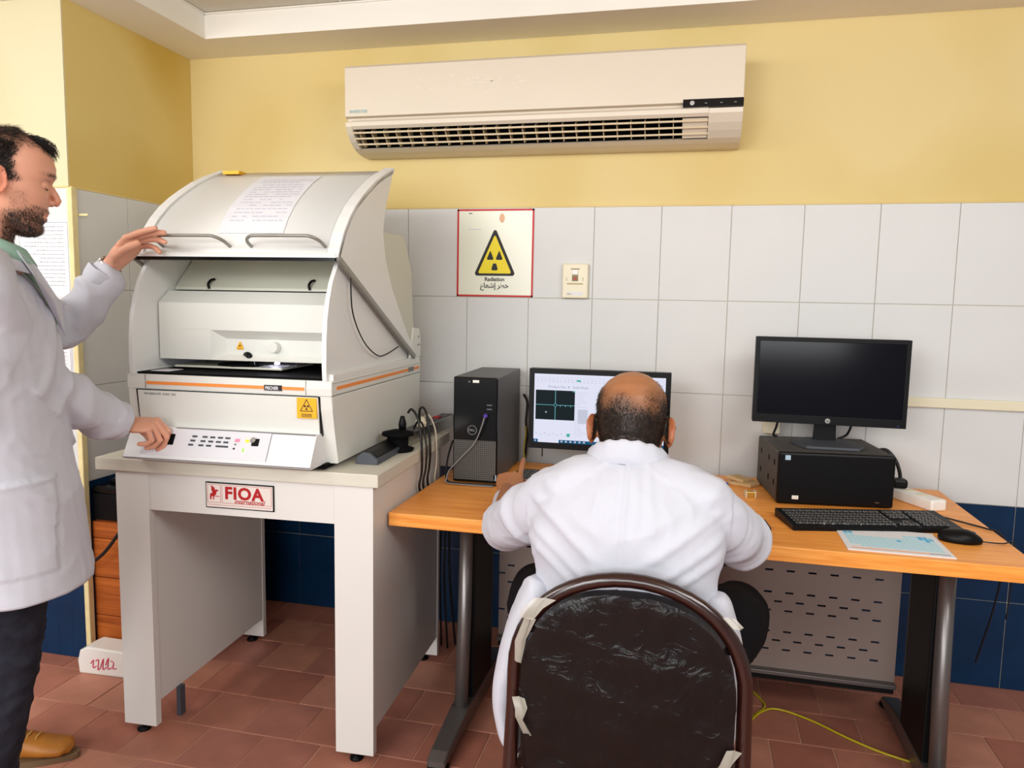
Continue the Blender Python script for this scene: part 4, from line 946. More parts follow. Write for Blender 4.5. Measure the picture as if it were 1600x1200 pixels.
# ================================================================== PEOPLE
def ell_tube(bm, pts, radii, side=None, n=20, cap=True):
    """closed tube through pts with elliptical sections; radii: (a along side, b across); side: hint vector"""
    pts = [Vector(p) for p in pts]; N = len(pts); rings = []
    for i, p in enumerate(pts):
        t = (pts[min(i + 1, N - 1)] - pts[max(i - 1, 0)]).normalized()
        sd = side[i] if isinstance(side, list) else side
        sd = Vector(sd) if sd else (Vector((0, 0, 1)) if abs(t.z) < .8 else Vector((1, 0, 0)))
        u = (sd - t * sd.dot(t)).normalized(); v = t.cross(u)
        r = radii[i]; a, c = (r if isinstance(r, (tuple, list)) else (r, r))
        rings.append((p, u, v, a, c, t))
    out = []
    def ring(p, u, v, a, c): return [bm.verts.new(p + u * (a * math.cos(2 * PI * k / n)) + v * (c * math.sin(2 * PI * k / n))) for k in range(n)]
    seq = []
    p, u, v, a, c, t = rings[0]; m0 = min(a, c)
    if cap: seq += [(p - t * m0 * .75, u, v, a * .62, c * .62), (p - t * m0 * .42, u, v, a * .88, c * .88)]
    seq += [(r[0], r[1], r[2], r[3], r[4]) for r in rings]
    p, u, v, a, c, t = rings[-1]; m1 = min(a, c)
    if cap: seq += [(p + t * m1 * .42, u, v, a * .88, c * .88), (p + t * m1 * .75, u, v, a * .62, c * .62)]
    vr = [ring(*q) for q in seq]
    for k in range(len(vr) - 1):
        for i in range(n): bm.faces.new((vr[k][i], vr[k][(i + 1) % n], vr[k + 1][(i + 1) % n], vr[k + 1][i]))
    bm.faces.new(vr[0][::-1]); bm.faces.new(vr[-1])
def smooth_chain(pts, radii, k=5, side=None):
    """catmull-rom resample of points and radii"""
    rr = [r if isinstance(r, (tuple, list)) else (r, r) for r in radii]
    P6 = [tuple(p) for p in pts]
    def cr(a, b, c, d, t): return .5 * ((2 * b) + (c - a) * t + (2 * a - 5 * b + 4 * c - d) * t * t + (3 * b - 3 * c + d - a) * t ** 3)
    def ext(L): return [tuple(2 * x - y for x, y in zip(L[0], L[1]))] + L + [tuple(2 * x - y for x, y in zip(L[-1], L[-2]))]
    A = ext(P6); B = ext([tuple(r) for r in rr]); op, orr = [], []
    for i in range(1, len(A) - 2):
        for j in range(k):
            t = j / k; op.append(tuple(cr(A[i - 1][q], A[i][q], A[i + 1][q], A[i + 2][q], t) for q in range(3)))
            orr.append(tuple(max(.002, cr(B[i - 1][q], B[i][q], B[i + 1][q], B[i + 2][q], t)) for q in range(2)))
    op.append(A[-2]); orr.append(B[-2]); return op, orr
def limb(bm, pts, radii, side=None, k=5, n=20):
    p, r = smooth_chain(pts, radii, k); ell_tube(bm, p, r, side, n)
def sph(bm, c, r, rot=None, seg=16):
    rr = r if isinstance(r, (tuple, list)) else (r, r, r)
    m = Matrix.Translation(Vector(c)) @ (rot.to_matrix().to_4x4() if rot else Matrix.Identity(4)) @ Matrix.Diagonal((*rr, 1))
    bmesh.ops.create_uvsphere(bm, u_segments=seg, v_segments=seg // 2 + 2, radius=1, matrix=m)
def voxel(bm, name, vox, smooth=4, fac=.5):
    bmesh.ops.recalc_face_normals(bm, faces=bm.faces)
    me = bpy.data.meshes.new(name); bm.to_mesh(me); bm.free()
    o = bpy.data.objects.new(name, me); COL.objects.link(o)
    r = o.modifiers.new('r', 'REMESH'); r.mode = 'VOXEL'; r.voxel_size = vox; r.use_smooth_shade = True
    if smooth: s = o.modifiers.new('s', 'SMOOTH'); s.factor = fac; s.iterations = smooth
    dg = bpy.context.evaluated_depsgraph_get(); dg.update()
    m2 = bpy.data.meshes.new_from_object(o.evaluated_get(dg)); m2.name = name
    bpy.data.objects.remove(o); bpy.data.meshes.remove(me)
    m2.polygons.foreach_set('use_smooth', [True] * len(m2.polygons))
    return m2
def displace(me, fn):
    me.update(); ns = [v.normal.copy() for v in me.vertices]
    for v, n in zip(me.vertices, ns):
        d = fn(v.co, n)
        if d: v.co = v.co + n * d
    me.update()
def tint(me, fn):
    a = me.color_attributes.new('tint', 'FLOAT_COLOR', 'POINT')
    flat = []
    for v in me.vertices: flat += list(fn(v.co))
    a.data.foreach_set('color', flat)
def ip(tab, z):
    if z <= tab[0][0]: return tab[0][1]
    for (a, x), (b, y) in zip(tab, tab[1:]):
        if z <= b:
            t = (z - a) / (b - a); t = t * t * (3 - 2 * t) * .35 + t * .65; return x + (y - x) * t
    return tab[-1][1]
def head_mesh(bm, HM, nose=1.0, ears=True):
    """head in local axes x forward, y left, z up (origin at eye level), placed with matrix HM"""
    fx = [(-.120, .050), (-.114, .074), (-.104, .083), (-.095, .082), (-.087, .0775), (-.080, .083), (-.074, .0855), (-.069, .0825), (-.065, .0855), (-.058, .0885), (-.050, .0850), (-.044, .0860), (-.02, .0850), (0, .0830), (.012, .0885), (.022, .0915), (.04, .0910), (.058, .084), (.078, .068), (.095, .046), (.108, .02), (.114, .002)]
    bx = [(-.120, .035), (-.10, .0), (-.08, -.035), (-.06, -.068), (-.04, -.085), (-.01, -.096), (.03, -.102), (.055, -.097), (.078, -.080), (.095, -.055), (.108, -.022), (.114, -.002)]
    wy = [(-.120, .020), (-.110, .036), (-.095, .048), (-.075, .057), (-.05, .064), (-.02, .069), (.01, .072), (.035, .0745), (.058, .071), (.078, .059), (.095, .042), (.108, .019), (.114, .002)]
    NZ, NA = 92, 72; rows = []
    for j in range(NZ + 1):
        z = -.120 + .234 * j / NZ
        f, b, w = ip(fx, z), ip(bx, z), ip(wy, z); row = []
        for i in range(NA):
            a = 2 * PI * i / NA; c, s = math.cos(a), math.sin(a); cx = (f + b) / 2; hx = (f - b) / 2
            e = 2.0 if c < 0 else 2.25
            rr = (abs(c) ** e + abs(s) ** e) ** (-1 / e)
            x = cx + hx * rr * c; y = w * rr * s
            if c > 0:
                if abs(z - .0) < .03: # eye sockets
                    x -= .011 * math.exp(-((abs(y) - .031) / .013) ** 2 - ((z + .001) / .011) ** 2)
                x += .0035 * math.exp(-((abs(y) - .028) / .018) ** 2 - ((z - .018) / .006) ** 2)
                if z < -.03: x -= .006 * (1 - math.exp(-(y / .030) ** 2)) * math.exp(-((z + .07) / .03) ** 2)
                x += .004 * math.exp(-((abs(y) - .042) / .015) ** 2 - ((z + .032) / .014) ** 2)
            row.append(bm.verts.new(HM @ Vector((x, y, z))))
        rows.append(row)
    for j in range(NZ):
        for i in range(NA): bm.faces.new((rows[j][i], rows[j][(i + 1) % NA], rows[j + 1][(i + 1) % NA], rows[j + 1][i]))
    bm.faces.new(rows[0][::-1]); bm.faces.new(rows[-1])
    def T(p): return HM @ Vector(p)
    q = HM.to_quaternion()
    # nose
    pts = [(.077, 0, .006), (.088, 0, -.006), (.0955, 0, -.017), (.101, 0, -.027), (.098, 0, -.034)]
    ell_tube(bm, [T(p) for p in pts], [(.006, .008), (.0072, .008), (.0080, .0085), (.0090, .0095), (.0080, .0090)], side=tuple(q @ Vector((0, 1, 0))), n=16)
    for s in (-1, 1):
        sph(bm, T((.088, .0125 * s, -.036)), (.011, .0065, .0070), q)
        sph(bm, T((.0665, .0310 * s, -.003)), (.0130, .0145, .0110), q)      # closed lids over the eyeballs
        if ears:
            er = q @ Quaternion((0, 0, 1), s * -.42) @ Quaternion((0, 1, 0), .18)
            c0 = Vector((-.020, .079 * s, -.018))
            sph(bm, T(c0 + Vector((.004, -.003 * s, 0))), (.0185, .0065, .030), er)
            loop = [(.012 * math.cos(t) * 1.15 + (.0 if math.sin(t) > 0 else .003), 0, .030 * math.sin(t)) for t in [2 * PI * k / 18 for k in range(19)]]
            for a, b_ in zip(loop, loop[1:]):
                pa = T(c0) + er @ Vector((a[0] * 1.25, .004 * s, a[2])); pb = T(c0) + er @ Vector((b_[0] * 1.25, .004 * s, b_[2]))
                ell_tube(bm, [pa, pb], [.0038, .0038], n=8)
            sph(bm, T(c0 + Vector((.006, .001 * s, -.028))), (.008, .004, .008), er)
    # lips
    for zz, xx, rr in ((-.0635, .0835, .0042), (-.0745, .0825, .0046)):
        ell_tube(bm, [T((xx - .016, -.024, -.0690)), T((xx - .002, -.012, zz)), T((xx + .0005, 0, zz)), T((xx - .002, .012, zz)), T((xx - .016, .024, -.0690))], [.002, rr, rr, rr, .002], n=10)
def headM(o, fwd, pitch=0, roll=0, sc=1.0):
    f = Vector(fwd).normalized(); z = Vector((0, 0, 1)); y = z.cross(f).normalized(); m = Matrix.Identity(3)
    for i in range(3): m[i][0] = f[i]; m[i][1] = y[i]; m[i][2] = z[i]
    m = m @ Matrix.Rotation(pitch, 3, 'Y') @ Matrix.Rotation(roll, 3, 'X') @ Matrix.Scale(sc, 3)
    m4 = m.to_4x4(); m4.translation = Vector(o); return m4
def hand(bm, wrist, d, nrm, side_thumb, curls, thumb, sc=1.0, spread=.0, wr=(.028, .020), fore=None):
    """d: wrist->knuckles direction, nrm: back-of-hand normal, side_thumb: vector toward the thumb side.
    curls: four lists of three bend angles (index..little); thumb: list of points relative in (along d, toward thumb, along -nrm)"""
    d = Vector(d).normalized(); nrm = Vector(nrm); nrm = (nrm - d * nrm.dot(d)).normalized(); t = Vector(side_thumb); t = (t - d * t.dot(d) - nrm * t.dot(nrm)).normalized(); w = Vector(wrist)
    def L(a, b, c): return w + (d * a + t * b - nrm * c) * sc
    # palm
    ell_tube(bm, [L(-.01, 0, 0), L(.015, .0, .002), L(.04, .001, .004), L(.066, .001, .004), L(.084, .0, .003)], [(wr[0] * sc, wr[1] * sc), (.031 * sc, .019 * sc), (.039 * sc, .0165 * sc), (.0415 * sc, .0145 * sc), (.039 * sc, .0115 * sc)], side=tuple(t), n=22)
    ell_tube(bm, [L(.012, .012, .012), L(.035, .028, .012), L(.055, .034, .010)], [.015 * sc, .016 * sc, .011 * sc], n=14)
    ln = [(.045, .027, .021), (.050, .030, .022), (.046, .028, .021), (.036, .021, .019)]
    off = [.0295, .0098, -.0098, -.0285]; base = [.088, .092, .088, .080]; rad = [.0090, .0093, .0088, .0078]
    for k in range(4):
        a = 0; p = L(base[k] - .03, off[k] * .85, .003); pts = [p]; p = L(base[k], off[k], .002); pts.append(p); sp = spread * (1.5 - k) * .5
        dirv = (d * math.cos(sp) + t * math.sin(sp)).normalized()
        for j in range(3):
            a += curls[k][j]; v = (dirv * math.cos(a) - nrm * math.sin(a)) * ln[k][j] * sc
            pts.append(pts[-1] + v * .5); pts.append(pts[-2] + v)
        rr = [rad[k] * sc * f for f in (.9, 1.08, .95, 1.02, .92, .95, .88, .78)]
        ell_tube(bm, pts, [(r, r) for r in rr[:len(pts)]], side=tuple(t), n=12)
    th = [L(*q) for q in thumb]; rr = [.013, .0122, .0105, .0112, .0095, .0085][:len(th)]
    ell_tube(bm, th, [r * sc for r in rr], n=12)
    return L
def strands(name, parent, pts_nrm, n, length, width, m, dirfn, lift=.35):
    """short hair strands: thin two-sided blades rooted on the scalp"""
    vs, fs = [], []
    for _ in range(n):
        p, nm, dens = random.choice(pts_nrm)
        if random.random() > dens ** 1.6: continue
        p = p + Vector((random.uniform(-1, 1), random.uniform(-1, 1), random.uniform(-1, 1))) * .0018
        d = dirfn(p, nm); d = (d - nm * d.dot(nm)); d = (d.normalized() + nm * lift * random.uniform(.4, 1.4) + Vector((random.gauss(0, .25), random.gauss(0, .25), random.gauss(0, .25)))).normalized()
        L = length * random.uniform(.6, 1.3) * (.5 + .5 * dens); s = d.cross(nm)
        if s.length < .01: continue
        s = s.normalized() * width * .5; q = p + d * L * .55; e = p + d * L - nm * L * .12; b0 = p - nm * .001; i = len(vs)
        vs += [b0 - s, b0 + s, q + s * .8, q - s * .8, e]; fs += [(i, i + 1, i + 2, i + 3), (i + 3, i + 2, i + 4)]
    me = bpy.data.meshes.new(name); me.from_pydata([tuple(v) for v in vs], [], fs); me.update()
    return link(name, me, m, parent)
def hem(me, z, skew=(0, 0)):
    bm = bmesh.new(); bm.from_mesh(me)
    r = bmesh.ops.bisect_plane(bm, geom=bm.verts[:] + bm.edges[:] + bm.faces[:], plane_co=(0, 0, z), plane_no=(skew[0], skew[1], -1), clear_outer=True)
    bmesh.ops.holes_fill(bm, edges=[e for e in bm.edges if e.is_boundary]); bm.to_mesh(me); bm.free(); return me
def folds(scale, amp, seed, stretch=(1, 1, 1)):
    def f(co):
        p = Vector((co.x * stretch[0], co.y * stretch[1], co.z * stretch[2])) * scale + Vector((seed, seed * 2, 0))
        a = noise.noise(p + Vector((noise.noise(p * .7), noise.noise(p * .7 + Vector((5, 1, 2))), 0)) * .9)
        r = 1 - abs(a) * 2.2
        return amp * (max(r, 0) ** 2.2 - .3)
    return f
def segfold(a, b, amp, freq, seed, rad=.12):
    """wrinkles across a limb from a to b"""
    a = Vector(a); b = Vector(b); ax = (b - a); L = ax.length; ax.normalize()
    def f(co):
        r = co - a; t = r.dot(ax)
        if t < -.03 or t > L + .03: return 0
        q = r - ax * t
        if q.length > rad: return 0
        ph = noise.noise(co * 7 + Vector((seed, 0, 0))) * 2.4
        w = math.sin(t * freq + ph * 1.8); env = .4 + .6 * max(0, noise.noise(co * 9 + Vector((0, seed, 3))) + .4)
        return amp * (abs(w) ** 1.5 * (1 if w > 0 else -.5)) * env
    return f
def skincol(base, HM, red=(1.12, .80, .72), darkfn=None, haircol=(.02, .015, .012)):
    inv = HM.inverted()
    def f(co):
        l = inv @ co; c = list(base[:3])
        n = noise.noise(co * 40) * .04 + noise.noise(co * 11) * .05
        c = [x * (1 + n) for x in c]
        k = 0
        if l.length < .2:
            k = max(k, .75 * math.exp(-((l.x - .102) / .016) ** 2 - (l.y / .016) ** 2 - ((l.z + .038) / .014) ** 2))      # nose tip
            k = max(k, .9 * math.exp(-((l.x - .086) / .014) ** 2 - (l.y / .02) ** 2 - ((l.z + .069) / .0085) ** 2))        # lips
            k = max(k, .8 * (1 if (abs(l.y) > .076 and -.05 < l.z < .02) else 0))                                       # ears
        c = [x * (1 + (r - 1) * k) for x, r in zip(c, red)]
        if darkfn:
            h = darkfn(l)
            c = [x * (1 - h) + y * h for x, y in zip(c, haircol)]
        return (c[0], c[1], c[2], 1)
    return f
def scalp(me, HM, maskfn):
    inv = HM.inverted(); me.update(); out = []
    for v in me.vertices:
        l = inv @ v.co
        if l.length < .17:
            d = maskfn(l)
            if d > .03: out.append((v.co.copy(), v.normal.copy(), d))
    return out
def sstep(a, b, x):
    t = min(1, max(0, (x - a) / (b - a))); return t * t * (3 - 2 * t)

# ------------------------------------------------------------------ seated man
sm = thing('person', 'seated bald-crowned man in white lab coat, back turned, working at the lit monitor', 'person', (1.01, -1.25, 0))
off = Vector((1.01, -1.25, 0)); Tm = Matrix.Translation(-off)
HM = headM((1.003, -1.215, 1.074), (-.02, 1, 0), math.radians(24), 0, 1.06)
bm = bmesh.new(); head_mesh(bm, HM)
limb(bm, [(1.005, -1.315, .90), (1.003, -1.295, .97), (1.002, -1.26, 1.03), (1.002, -1.225, 1.07)], [(.075, .07), (.062, .062), (.058, .060), (.056, .058)], side=(1, 0, 0))
limb(bm, [(1.01, -1.36, .50), (1.01, -1.39, .65), (1.01, -1.38, .80), (1.008, -1.335, .93)], [(.13, .09), (.13, .09), (.15, .09), (.14, .07)], side=(1, 0, 0))
shL, elL, wrL = (.845, -1.325, .925), (.702, -1.130, .800), (.614, -.785, .782)
shR, elR, wrR = (1.175, -1.325, .925), (1.262, -1.170, .805), (1.235, -.90, .760)
for a, b_, c_ in ((shL, elL, wrL), (shR, elR, wrR)):
    limb(bm, [a, b_, tuple((Vector(b_) + Vector(c_)) / 2), c_], [.045, .036, .033, (.026, .020)], k=4)
for s in (-1, 1):
    limb(bm, [(1.01 + s * .09, -1.33, .53), (1.01 + s * .22, -1.05, .535), (1.01 + s * .235, -.86, .52), (1.01 + s * .20, -.80, .35), (1.01 + s * .18, -.86, .11)], [.075, .07, .055, .05, .038], k=5)
fingL = [[.02, .06, .05], [1.05, 1.0, .6], [1.15, 1.05, .6], [1.2, 1.1, .6]]
hand(bm, wrL, (-.10, .88, .36), (.02, -.38, 1), (1, 0, 0), fingL, [(.02, .018, .012), (.038, .036, .014), (.055, .048, .018), (.072, .050, .024), (.088, .044, .026)], 1.02)
hand(bm, wrR, (.05, 1, -.05), (0, 0, 1), (-1, 0, 0), [[.3, .3, .2]] * 4, [(.02, .018, .012), (.04, .036, .014), (.06, .044, .018), (.078, .044, .022), (.09, .040, .024)], 1.0)
me = voxel(bm, 'body', .0033, 3)
def hmask2(l):      # dark hair on the sides and nape, thinning toward the bald crown
    if l.x > .055: return 0
    crown = Vector((.0, 0, .075)); d = math.sqrt(((l.x + .045) / .080) ** 2 + (l.y / .067) ** 2 + ((l.z - .070) / .074) ** 2)
    k = sstep(.74, 1.30, d + noise.noise(l * 30) * .16)
    k *= sstep(-.085, -.068, l.z + .004 * noise.noise(l * 60)) if l.x < -.02 else sstep(-.03, -.01, l.z)
    if abs(l.y) > .078: k = 0
    return k
tint(me, skincol(rgb(172, 114, 76), HM, darkfn=lambda l: .93 * hmask2(l) + .18 * sstep(.03, -.09, l.x) * sstep(.12, .0, l.z) * (1 - hmask2(l)) * (1 if l.length < .17 else 0), haircol=(.012, .010, .009)))
pn = scalp(me, HM, hmask2)
me.transform(Tm); body2 = link('body', me, 'skin', sm)
if pn:
    inv2 = HM.inverted()
    h = strands('hair', None, pn, 15000, .0085, .0010, 'hairg', lambda p, n: HM.to_quaternion() @ Vector((-.35, 0, -1)), .3)
    h.data.transform(Tm); h.parent = sm
# lab coat
bm = bmesh.new()
limb(bm, [(1.010, -1.355, .40), (1.012, -1.365, .52), (1.014, -1.372, .66), (1.013, -1.380, .77), (1.012, -1.375, .86), (1.010, -1.348, .935), (1.006, -1.315, .98)],
     [(.215, .095), (.215, .092), (.202, .090), (.185, .092), (.200, .106), (.175, .088), (.105, .062)], side=(1, 0, 0), k=6, n=36)
limb(bm, [(.862, -1.335, .942), (.92, -1.335, .972), (1.005, -1.325, .975), (1.09, -1.335, .972), (1.17, -1.335, .945)], [(.050, .068), (.050, .070), (.050, .068), (.050, .070), (.050, .068)], side=(0, 0, 1), k=5, n=24)
limb(bm, [(.865, -1.335, .925), (.80, -1.30, .880), (.737, -1.225, .822), (.697, -1.13, .793), (.665, -1.00, .772), (.620, -.815, .768)], [(.068, .068), (.064, .062), (.062, .060), (.056, .056), (.042, .046), (.032, .036)], side=(0, 0, 1), k=6, n=24)
limb(bm, [(1.16, -1.335, .930), (1.205, -1.30, .885), (1.245, -1.215, .83), (1.265, -1.12, .805), (1.258, -1.02, .790), (1.240, -.92, .768)], [(.068, .066), (.064, .062), (.062, .060), (.058, .056), (.050, .046), (.042, .036)], side=(0, 0, 1), k=6, n=24)
me = voxel(bm, 'lab_coat', .006, 6)
f1, f2 = folds(5, .006, 3, (1, 1, .7)), folds(13, .0022, 9)
sl1 = segfold((.80, -1.30, .87), (.66, -1.03, .785), .0085, 62, 2); sl2 = segfold((1.205, -1.30, .87), (1.258, -1.02, .79), .0085, 62, 6)
def disp(co, n):
    d = f2(co)
    x, z = co.x, co.z
    if .80 < x < 1.22:
        d += f1(co)
        if n.y < .2:
            # long drape folds running from the arms to the small of the back
            for s, ph in ((-1, 0), (1, 1.1)):
                u = s * (x - 1.01)
                if u > -.02:
                    g = (z - .775) - .62 * (u - .02) + .015 * noise.noise(Vector((x * 9, z * 9, ph)))
                    for c_, w_, a_ in ((.00, .011, .0105), (.055, .012, .0095), (.105, .012, .008), (-.035, .011, .006)):
                        d += a_ * math.exp(-((g - c_) / w_) ** 2) * sstep(.01, .07, u) * (1 - sstep(.17, .21, u)) * (.6 + .5 * noise.noise(co * 6 + Vector((c_ * 50, 0, ph))))
            d += .0022 * math.exp(-((x - 1.012) / .0035) ** 2) * sstep(.55, .6, z) - .0030 * math.exp(-((x - 1.004) / .004) ** 2)
            for k in range(5):   # gathers below the collar
                gx = (k - 2) * .022 * (1 + (1.0 - z) * 3) + .006 * noise.noise(Vector((k, z * 14, 0)))
                d += .003 * math.exp(-((x - 1.01 - gx) / .008) ** 2) * sstep(.80, .97, z)
    d += sl1(co) + sl2(co)
    return d
displace(me, disp)
me.transform(Tm); link('lab_coat', me, 'coatw', sm)
# coat collar: folded band around the neck
b = MB(); N = 40; rings = []
prof = [(.000, -.012), (.002, .020), (.006, .034), (.013, .037), (.019, .030), (.026, .006), (.031, -.012), (.027, -.016), (.018, .004), (.010, .010)]
for i in range(N + 1):
    a = math.radians(-215 + 250 * i / N)           # open at the front
    ca, sa = math.cos(a), math.sin(a); r0 = .062
    cx, cy = 1.004, -1.285; up = .040 * (-sa) - .006
    ring = []
    for (dr, dz) in prof:
        rr = r0 + dr * 1.15; tilt = (-sa)
        ring.append(b.bm.verts.new((cx + rr * ca * 1.03, cy + rr * sa - .20 * dz * tilt, .992 + dz + up + .002 * math.sin(i * 1.7))))
    rings.append(ring)
for i in range(N):
    for k in range(len(prof)): f = b.bm.faces.new((rings[i][k], rings[i + 1][k], rings[i + 1][(k + 1) % len(prof)], rings[i][(k + 1) % len(prof)])); f.smooth = True
b.bm.faces.new(rings[0]); b.bm.faces.new(rings[-1][::-1])
b.bm.transform(Tm); b.build('coat_collar', 'coatw', sm)
# hanging coat skirt left of the chair
bm = bmesh.new()
limb(bm, [(.835, -1.40, .745), (.805, -1.41, .66), (.785, -1.41, .58), (.778, -1.41, .50), (.790, -1.42, .43), (.800, -1.425, .405)], [(.03, .05), (.035, .07), (.034, .08), (.030, .08), (.024, .075), (.014, .06)], side=(1, 0, 0), k=6)
me = voxel(bm, 'coat_skirt', .006, 4); fs_ = folds(8, .006, 5, (1, 1, .6)); displace(me, lambda co, n: fs_(co))
me.transform(Tm); link('coat_skirt', me, 'coatw', sm)
bm = bmesh.new()
limb(bm, [(1.20, -1.40, .745), (1.222, -1.41, .66), (1.225, -1.41, .55), (1.22, -1.42, .45)], [(.03, .05), (.032, .07), (.03, .08), (.02, .07)], side=(1, 0, 0), k=6)
me = voxel(bm, 'coat_skirt', .006, 4); fs_ = folds(8, .006, 5, (1, 1, .6)); displace(me, lambda co, n: fs_(co))
me.transform(Tm); link('coat_skirt', me, 'coatw', sm)
# trousers
bm = bmesh.new()
for s in (-1, 1):
    limb(bm, [(1.01 + s * .09, -1.34, .54), (1.01 + s * .21, -1.10, .56), (1.01 + s * .250, -.98, .55), (1.01 + s * .265, -.88, .53), (1.01 + s * .245, -.80, .46), (1.01 + s * .215, -.80, .32), (1.01 + s * .19, -.86, .10)], [.10, .095, .085, .075, .075, .07, .06], k=5)
limb(bm, [(.93, -1.36, .535), (1.09, -1.36, .535)], [.10, .10])
me = voxel(bm, 'trousers', .009, 4); fs_ = folds(9, .006, 7); displace(me, lambda co, n: fs_(co)); me.transform(Tm); link('trousers', me, 'trous', sm)
for s in (-1, 1):
    x = 1.01 + s * .19
    b = MB().prism([(-.10, 0), (.17, 0), (.175, .02), (.15, .045), (.05, .075), (-.08, .085), (-.10, .05)], 0, x - .04, x + .04, .012); b.bm.transform(Matrix.Translation((0, -.84, 0))); b.bm.transform(Tm); b.build('shoe', 'blackg', sm)
# glasses: wire rims in front of the eyes, temple tips by the ears
b = MB()
def G(x, y, z): return HM @ Vector((x, y, z))
for s in (-1, 1):
    c0 = Vector((.094, .040 * s, -.006)); b.tube([G(c0.x - .006 * abs(math.cos(2 * PI * k / 20)) * (1 if s * math.cos(2 * PI * k / 20) > 0 else 0), c0.y + .027 * math.cos(2 * PI * k / 20), c0.z + .019 * math.sin(2 * PI * k / 20)) for k in range(20)], .0011, 6, closed=True)
    b.tube([G(.088, .066 * s, .004), G(.078, .086 * s, .004), G(.03, .092 * s, .002), G(-.005, .088 * s, .002), G(-.028, .082 * s, -.010)], .0012, 6)
    b.ell(G(.080, .086 * s, .004), (.004, .004, .003))
b.tube([G(.093, -.007, .0), G(.096, 0, .003), G(.093, .007, .0)], .0011, 6)
b.bm.transform(Tm); b.build('glasses', 'steel', sm)

# ------------------------------------------------------------------ standing man
st_ = thing('person', 'standing bearded man in white lab coat holding the raised instrument hood', 'person', (-.50, -1.40, 0))
off = Vector((-.50, -1.40, 0)); Tm = Matrix.Translation(-off)
HM = headM((-.434, -1.440, 1.604), (.66, .75, 0), math.radians(9), 0, 1.04)
bm = bmesh.new(); head_mesh(bm, HM)
limb(bm, [(-.470, -1.485, 1.38), (-.468, -1.480, 1.46), (-.455, -1.465, 1.53), (-.447, -1.455, 1.58)], [(.075, .07), (.060, .062), (.058, .060), (.055, .056)], side=(.66, .75, 0))
limb(bm, [(-.47, -1.47, .90), (-.47, -1.475, 1.1), (-.47, -1.48, 1.3), (-.47, -1.485, 1.4)], [(.09, .13), (.09, .13), (.10, .16), (.08, .14)], side=(.75, .66, 0))
shL, elL, wrL = (-.59, -1.31, 1.355), (-.625, -1.105, 1.225), (-.492, -1.055, 1.425)
shR, elR, wrR = (-.335, -1.60, 1.36), (-.405, -1.43, 1.115), (-.408, -1.142, .984)
for a, b_, c_ in ((shL, elL, wrL), (shR, elR, wrR)):
    limb(bm, [a, b_, tuple((Vector(b_) + Vector(c_)) / 2), c_], [.046, .037, .033, (.026, .021)], k=4)
limb(bm, [(-.53, -1.39, .92), (-.58, -1.35, .68), (-.625, -1.315, .48), (-.70, -1.29, .28), (-.765, -1.262, .09)], [.08, .07, .052, .048, .035], k=4)
limb(bm, [(-.41, -1.53, .92), (-.42, -1.53, .68), (-.43, -1.53, .48), (-.46, -1.55, .28), (-.50, -1.56, .09)], [.08, .07, .052, .048, .035], k=4)
for (ax, ay), (tx, ty) in (((-.775, -1.262), (-.60, -1.195)), ((-.50, -1.56), (-.35, -1.45))): limb(bm, [(ax, ay, .06), ((ax + tx) / 2, (ay + ty) / 2, .04), (tx, ty, .03)], [.035, .035, .025])
# left hand on the hood handle: palm down, fingers over the bar, thumb below
hand(bm, wrL, (.62, .18, .72), (-.62, .20, .70), (.50, -.80, -.25), [[.55, .08, .05], [.60, .15, .15], [.68, .25, .3], [.8, .4, .4]], [(.015, .016, .012), (.036, .034, .020), (.058, .040, .030), (.082, .040, .040), (.104, .036, .050)], 1.04)
# right hand over the joystick
hand(bm, wrR, (.88, .32, -.02), (-.02, -.35, 1), (.0, 1, .3), [[.95, .80, .3], [1.1, .9, .4], [1.25, 1.1, .5], [1.35, 1.2, .6]], [(.015, .014, .012), (.034, .026, .026), (.052, .026, .044), (.066, .020, .060), (.074, .014, .074)], 1.0)
me = voxel(bm, 'body', .0026, 2)
def hmask1(l):
    k = sstep(.022, -.002, l.x + .010 * noise.noise(l * 40) - .35 * max(0, .03 - l.z) * (1 if l.z > -.02 else 0))
    if l.z < .055: k *= sstep(-.062, -.05, l.z) if l.x < -.03 else sstep(-.012, .004, l.z)
    if l.z > .075: k = max(k * .8, .42 * sstep(.055, .03, l.x))
    if abs(l.y) > .077 and l.z < .02: k = 0
    return k
def bmask(l):      # beard: jaw, chin, moustache
    if l.z > .0 or l.length > .16: return 0
    jaw = sstep(-.045, -.075, l.z + .35 * max(0, .045 - l.x)) * sstep(-.012, .012, l.x)
    side = sstep(-.01, -.04, l.z) * sstep(.004, .014, l.x) * sstep(.050, .035, l.x) * .32
    mo = sstep(-.062, -.058, l.z) * sstep(-.050, -.054, l.z) * sstep(.04, .06, l.x) * .7
    lip = math.exp(-((l.z + .069) / .0065) ** 2) * (1 if abs(l.y) < .024 and l.x > .06 else 0)
    return min(1, max(jaw, side, mo)) * (1 - lip)
tint(me, skincol(rgb(222, 162, 134), HM, darkfn=lambda l: min(.92, .85 * hmask1(l) + .55 * bmask(l) + (.75 * math.exp(-((l.z - .021) / .0042) ** 2 - ((abs(l.y) - .032) / .016) ** 2) if l.x > .05 else 0) + (.35 * math.exp(-((l.z - .009) / .003) ** 2 - ((abs(l.y) - .031) / .012) ** 2) if l.x > .05 else 0)) if l.length < .17 else 0, haircol=(.03, .018, .012)))  # last term paints shade into the crease above the closed lids
p1 = scalp(me, HM, hmask1); p2 = scalp(me, HM, bmask)
p3 = scalp(me, HM, lambda l: math.exp(-((l.z - .021) / .0035) ** 2 - ((abs(l.y) - .034) / .015) ** 2) if l.x > .05 else 0)
me.transform(Tm); link('body', me, 'skin', st_)
q1 = HM.to_quaternion(); q1i = HM.inverted()
